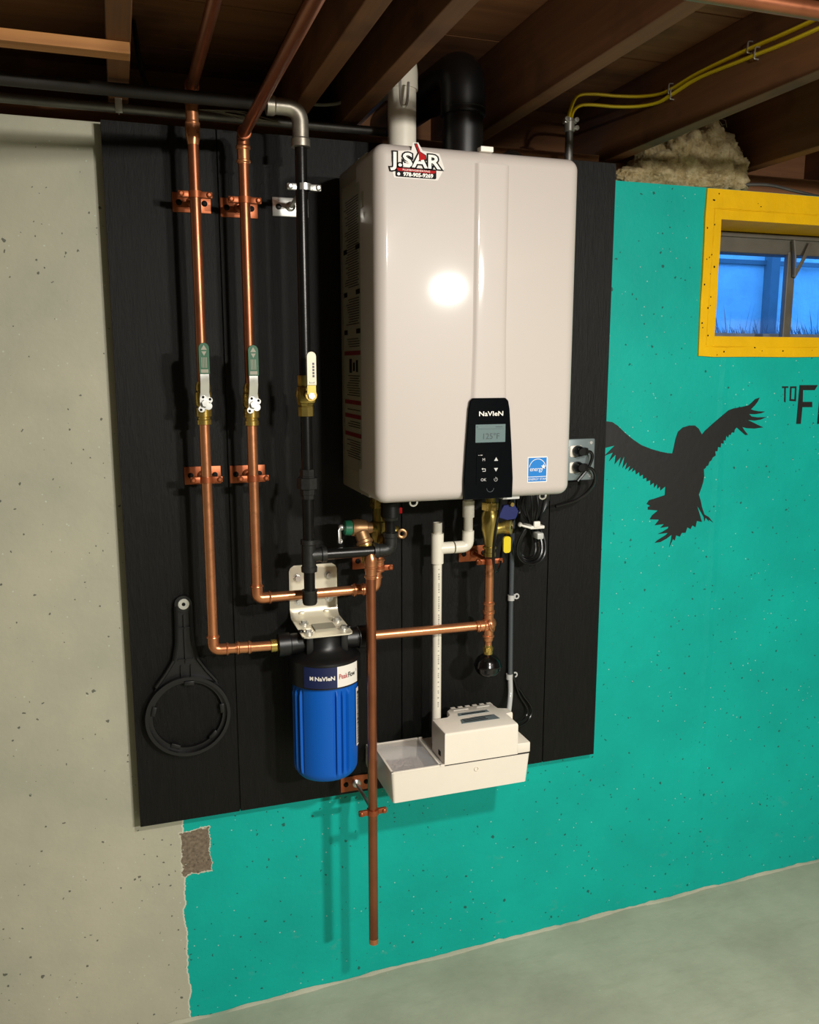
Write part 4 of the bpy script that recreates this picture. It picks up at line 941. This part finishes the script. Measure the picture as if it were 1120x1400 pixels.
def pebb(b):
    n = 50
    g = [[b._v((tx0 + .01 + .118 * i / n, ty0 + .01 + .142 * j / n, .094 + .007 * noise.noise(Vector((i * .55, j * .55, 0))) + .003 * random.random())) for j in range(n + 1)] for i in range(n + 1)]
    for i in range(n):
        for j in range(n): b._f([g[i][j], g[i + 1][j], g[i + 1][j + 1], g[i][j + 1]])
pb = MB(); pebb(pb)
pbo = pb.build('neutraliser_pebbles', 'pebble', T, 20); pbo['kind'] = 'stuff'
hx0_ = .684
part(T, 'clear_tray_lid', 'clear', lambda b: (b.box(tx0 + .001, hx0_, ty0 + .001, ty1 - .001, tz1 + .0005, tz1 + .004, .001),))
part(T, 'tray_lid_rim', 'pump', lambda b: [b.box(*q, .0004) for q in ((tx0, hx0_, ty0, ty0 + .005, tz1, tz1 + .005), (tx0, hx0_, ty1 - .005, ty1, tz1, tz1 + .005), (tx0, tx0 + .005, ty0, ty1, tz1, tz1 + .005), (hx0_ - .013, hx0_ - .009, ty0, ty1, tz1, tz1 + .005))])
hz = .2185
hp = [(hx0_, -.217), (.872, -.217), (.872, -.155), (.889, -.150), (.889, -.125), (.866, -.115), (.862, -.082), (.748, -.082), (.737, -.092), (.733, -.118), (.722, -.130), (hx0_, -.132)]
def headp(b):
    b.pxy(hp, tz1 + .003, hz - .006)
    cx_, cy_ = .775, -.15
    top_ = [(cx_ + (u - cx_) * .965, cy_ + (v - cy_) * .95) for u, v in hp]
    A_ = [b._v((u, v, hz - .006)) for u, v in hp]; B_ = [b._v((cx_ + (u - cx_) * .99, cy_ + (v - cy_) * .985, hz - .0015)) for u, v in hp]; C_ = [b._v((u, v, hz)) for u, v in top_]
    b.rings([A_, B_, C_], cap=False); b._f(C_)
    b.box(.868, tx1, -.217, -.07, tz1 + .003, .166, .003)
    b.pxz([(.885, .165), (.905, .165), (.893, .178)], -.10, -.092)
part(T, 'motor_cover', 'pump', headp)
part(T, 'deck', 'pump', lambda b: b.box(hx0_ - .009, tx1 - .003, ty0 + .003, ty1 - .003, tz1 - .004, tz1 + .0001))
part(T, 'seam', 'ink', lambda b: b.box(hx0_ + .001, tx1 - .001, -.2155, -.136, tz1 + .0002, tz1 + .0029), smooth=0)
for k in range(6):
    x = .752 + k * .0195
    part(T, 'vent_tooth', 'pump', lambda b: b.box(x, x + .0125, -.092, -.074, hz - .014, hz - .0002, .0012))
def slots(b):
    for x0, x1, y_ in ((.752, .792, -.098), (.815, .850, -.096)): b.box(x0, x1, y_ - .0012, y_ + .0012, hz + .0001, hz + .0012, .0005)
part(T, 'moulded_rib', 'label', slots)
part(T, 'rating_label', 'greybox', lambda b: (b.pxy([(.748, -.155), (.742, -.178), (.842, -.178), (.838, -.150), (.79, -.150)], hz + .0001, hz + .0008), b.pxy([(.755, -.118), (.751, -.134), (.834, -.132), (.832, -.118)], hz + .0001, hz + .0008)), smooth=0)
def lp(b):
    for i in range(4): b.box(.752, .80 + .03 * random.random(), -.172 + i * .0055, -.170 + i * .0055, hz + .0009, hz + .0012)
    b.box(.762, .825, -.129, -.125, hz + .0009, hz + .0012)
part(T, 'label_print', 'ink', lp, smooth=0)
part(T, 'side_button', 'ink', lambda b: b.box(hx0_ - .0015, hx0_ + .001, -.190, -.176, .150, .162, .001))
part(T, 'moulded_dot', 'pump', lambda b: b.torus((.765, -.217, .118), (0, 1, 0), .005, .0008, 16, 6))

# ---- vinyl tube, clips, cables ----
XT, YT = .9355, -.030
T = thing('drain_hose', (XT, YT, .19), 'grey vinyl hose held by clips on the board, clear at its lower end', 'hose')
part(T, 'hose', 'tube', lambda b: b.tube([(XT - .002, YT, .78), (XT, YT, .68), (XT, YT, .45), (XT + .002, YT, .26)], .0066, 12))
part(T, 'clear_end', 'cleartube', lambda b: b.tube(smoothline([(XT + .002, YT, .262), (XT - .001, YT - .01, .215), (.915, -.07, .172), (.900, -.09, .160)]), .0066, 12))
for i, (z, lb_) in enumerate(((.700, 'top grey plastic clip on the hose beside the drain cap'), (.475, 'middle grey plastic clip on the hose'), (.262, 'lowest grey plastic clip, where the hose turns clear'))):
    t = thing('hose_clip', (XT, BY, z), lb_, 'clip', 'hose clips')
    part(t, 'band', 'greypl', lambda b: b.lathe((XT, YT, z - .007), (0, 0, 1), [(0, .0066), (0, .0088), (.014, .0088), (.014, .0066)], 16, cap=False))
    part(t, 'tab', 'greypl', lambda b: (b.box(XT + .006, XT + .016, BY - .006, BY, z - .006, z + .006, .001), b.torus((XT + .019, BY - .004, z), (0, 1, 0), .006, .0022, 16, 6)))
b = MB(); b.tube(smoothline([(.838, -.16, .79), (.835, -.17, .74), (.822, -.175, .68), (.818, -.175, .62), (.828, -.170, .585), (.852, -.14, .592), (.880, -.09, .62), (.915, -.05, .665), (.945, -.04, .70), (.965, -.06, .78)]), .0034, 8)
tag(b.build('sensor_cable', 'rubber'), 'thin black cable looping in front of the brass outlet valve', 'cable')
b = MB(); b.tube(smoothline([(XT + .008, -.026, .45), (XT + .012, -.026, .27), (.975, -.028, .21), (1.003, -.03, .165), (.985, -.04, .135), (.93, -.07, .135), (.905, -.09, .150)]), .003, 8)
b.tube(smoothline([(XT + .014, -.026, .262), (.965, -.028, .21), (.990, -.03, .165), (.975, -.04, .142), (.92, -.08, .15)]), .003, 8)
tag(b.build('pump_power_cable', 'rubber'), 'black double cable curving into the right side of the condensate pump', 'cable')
T = thing('coiled_power_cord', (.97, -.06, .65), 'bundled black power cord hanging below the heater right end', 'cord')
def coil(b):
    for k in range(4):
        z = .662; dx = k * .005
        pts = [(.965 + dx * .3, -.055 - k * .006, z)]
        for j in range(1, 12):
            a = PI * .5 + 2 * PI * j / 12
            pts.append((.968 + (.020 + k * .006) * math.cos(a), -.055 - k * .006 + .01 * math.sin(a * 2), .622 + (.040 + k * .004) * math.sin(a)))
        pts.append((.972 + dx * .3, -.055 - k * .006, z))
        b.tube(smoothline(pts, 4), .0032, 7)
    for k in range(4):
        pts = [(.972, -.06 - k * .006, .665), (.94 + k * .012, -.06 - k * .01, .72), (.95 + k * .010, -.07, .775), (1.0 + k * .006, -.07, .77), (1.02 - k * .004, -.06, .73), (.985, -.06 - k * .006, .668)]
        b.tube(smoothline(pts, 5), .0032, 7)
part(T, 'cord_loops', 'rubber', coil)
part(T, 'white_tie', 'label', lambda b: (b.box(.953, .993, -.095, -.045, .664, .672, .002), b.box(.962, .980, -.098, -.09, .668, .684, .003), b.tube([(.955, -.095, .668), (.935, -.09, .674), (.930, -.088, .676)], .003, 8), b.ball((.928, -.088, .677), .006, 10)))
part(T, 'grey_plug_tip', 'greypl', lambda b: b.box(.976, .994, -.09, -.06, .636, .652, .003))

# outlet box, conduit and plugs
T = thing('electrical_conduit', (1.056, -.04, 1.0), 'thin grey metal conduit rising behind the heater to the yellow cables', 'conduit')
part(T, 'tube', 'conduit', lambda b: b.cyl((1.056, -.045, .879), (1.056, -.045, 1.62), .0095, 16))
def conn(b):
    b.lathe((1.056, -.045, 1.612), (0, 0, 1), [(0, .0105), (.001, .0125), (.022, .0125), (.024, .010), (.030, .010)], 16)
    for dx, dz in ((-.013, .026), (.013, .026), (.014, .008)): b.lathe((1.056 + dx, -.050, 1.612 + dz), (0, -1, 0), [(-.008, .004), (.004, .004), (.004, .006), (.008, .0055), (.0085, .002)], 10)
    b.box(1.040, 1.072, -.052, -.038, 1.630, 1.640, .002)
part(T, 'clamp_connector', 'steel', conn)
T = thing('outlet_box', (1.09, -.04, .83), 'grey metal outlet box with plugs, half hidden behind the heater', 'outlet')
part(T, 'box', 'greybox', lambda b: b.box(1.036, 1.140, -.062, BY, .782, .878, .004))
part(T, 'cover_plate', 'greybox', lambda b: (b.box(1.033, 1.1435, -.066, -.0625, .7775, .8825, .0035),))
part(T, 'receptacle', 'label', lambda b: (b.box(1.072, 1.106, -.069, -.064, .837, .866, .004), b.box(1.072, 1.106, -.069, -.064, .796, .824, .004)))
part(T, 'cover_screw', 'steel', lambda b: [b.lathe((x, -.066, z), (0, -1, 0), [(0, .005), (.002, .004)], 12) for x, z in ((1.132, .872), (1.044, .788), (1.132, .788))])
for i, z in enumerate((.852, .812)):
    t = thing('power_plug', (1.09, -.07, z), ('upper' if i == 0 else 'lower') + ' black plug in the grey outlet box', 'plug')
    part(t, 'plug_body', 'rubber', lambda b: (b.lathe((1.092, -.069, z), (0, -1, 0), [(0, .014), (.008, .0145), (.020, .012), (.026, .009)], 16), b.box(1.082, 1.112, -.092, -.074, z - .010, z + .010, .004)))
    if i == 0: q = [(1.108, -.085, z), (1.122, -.085, z - .003), (1.126, -.084, z - .018), (1.116, -.08, z - .045), (1.09, -.078, z - .075)]
    else: q = [(1.108, -.085, z), (1.128, -.084, z - .006), (1.139, -.08, z - .028), (1.135, -.07, z - .055), (1.105, -.06, z - .085), (1.04, -.06, z - .10)]
    part(t, 'cord', 'rubber', lambda b: b.tube(smoothline(q), .0042, 8))

# yellow cables
J1X = 1.245 - .0035
for i, (dz, dy, lb_) in enumerate(((.012, 0, 'upper yellow cable stapled along the joist'), (-.014, 0, 'lower yellow cable stapled along the joist'))):
    s = i
    pts = [(1.052 + .006 * i, -.045, 1.635), (1.056 + .008 * i, -.046, 1.66 - .002 * i), (1.072 + .008 * i, -.048, 1.692 - .020 * i), (1.11, -.052, 1.700 - .024 * i), (1.17, -.06, 1.699 - .024 * i), (1.215, -.085, 1.695 - .022 * i), (J1X - .003, -.13, 1.689 - .018 * i), (J1X, -.18, 1.6865 - .012 * i), (J1X, -.28, 1.692 - .010 * i), (J1X, -.44, 1.689 - .016 * i), (J1X, -.63, 1.682 - .018 * i), (J1X, -1.2, 1.675 - .018 * i), (J1X, -2.6, 1.675 - .018 * i)]
    b = MB(); b.tube(smoothline(pts), .0072, 10, flat=.5)
    tag(b.build('yellow_cable', 'yellow'), lb_, 'cable', 'yellow cables')
for i, (y, z, lb_) in enumerate(((-.178, 1.688, 'upper staple of the pair nearest the wall'), (-.186, 1.674, 'lower staple of the pair nearest the wall'), (-.44, 1.691, 'upper staple of the pair nearer the room'), (-.462, 1.673, 'lower staple of the pair nearer the room'))):
    b = MB(); b.tube(bend([(1.2455, y, z - .011), (1.2345, y, z - .010), (1.2345, y - .002, z + .010), (1.2455, y - .002, z + .011)], .003, 4), .0016, 6)
    tag(b.build('cable_staple', 'steel'), lb_ + ' on the yellow cables', 'staple', 'cable staples')
# pipe overhead at the right
b = MB(); b.cyl((.3, -.865, 1.578), (XR - .01, -.865, 1.578), .0125, 20)
tag(b.build('overhead_copper_pipe', 'copperdull'), 'tarnished copper pipe crossing under the joists at the upper right corner', 'pipe')
# wood strip under joists at the left
b = MB(); b.box(XL + .01, .055, -.372, -.335, 1.574, JB - .0005, .001)
tag(b.build('wood_batten', 'strip', smooth=0), 'pale wooden batten nailed under the joists at upper left', 'batten')
b = MB(); b.tube(smoothline([(.56, -.25, 1.75), (.567, -.12, 1.745), (.572, -.05, 1.735), (.552, -.02, 1.677), (.51, -.02, 1.638), (.472, -.02, 1.627), (.43, .0, 1.63)]), .0035, 8)
tag(b.build('hanging_wire', 'labelgrey'), 'thin pale wire sagging between the joists left of the vent pipe', 'wire')
b = MB(); b.tube(smoothline([(.075, -.02, 1.75), (.085, -.02, 1.66), (.105, -.03, 1.615), (.14, -.04, 1.60)]), .005, 8)
tag(b.build('dark_cable', 'rubber'), 'dark cable hanging beside the leftmost visible joist', 'cable')
b = MB(); b.tube(smoothline([(1.60, .03, 1.542), (1.70, .02, 1.545), (1.80, .02, 1.534), (1.95, .03, 1.524), (2.3, .03, 1.524)]), .0045, 8)
tag(b.build('grey_cable', 'conduit'), 'grey cable lying on the wall top above the yellow window', 'cable')
# insulation
b = MB()
for (x, y, z, r_, sc_) in ((1.30, .06, 1.545, .035, (1.5, .9, .8)), (1.38, .07, 1.575, .06, (1.3, .9, .9)), (1.46, .06, 1.60, .075, (1.0, .8, 1.15)), (1.53, .07, 1.61, .085, (1.0, .8, 1.0)), (1.585, .06, 1.575, .06, (1.1, .8, 1.0)), (1.50, .05, 1.55, .05, (1.9, .8, .6)), (1.42, .09, 1.64, .05, (1.4, .8, .8)), (1.62, .08, 1.55, .03, (1.3, .8, .8))):
    q = bmesh.ops.create_icosphere(b.b, subdivisions=5, radius=1)
    for v in q['verts']:
        n_ = v.co.copy()
        d = 1 + .28 * noise.fractal(n_ * 1.7 + Vector((x * 20, 0, z * 20)), .8, 2.2, 5) + .10 * abs(noise.noise(Vector((n_.x * 9 + x * 50, n_.y * 9, n_.z * 16))))
        v.co = Vector((x + n_.x * r_ * sc_[0] * d, y + n_.y * r_ * sc_[1] * d, max(z + n_.z * r_ * sc_[2] * d, 1.5215)))
for k in range(260):
    x = random.uniform(1.29, 1.585); z = random.uniform(1.53, 1.685 - 1.1 * max(0, x - 1.51) - .5 * max(0, 1.42 - x)); y = random.uniform(-.02, .02)
    p = Vector((x, y, z)); d = Vector((random.uniform(-1, 1), random.uniform(-.6, .1), random.uniform(-.7, .7))) * .018
    b.tube([p - d, p + Vector((random.uniform(-.006, .006), -.004, random.uniform(-.006, .006))), p + d], .0004, 3)
tag(b.build('insulation', 'fibre', smooth=180), 'fluffy tan fibreglass insulation stuffed on the wall top between two joists', 'insulation', kind='stuff')
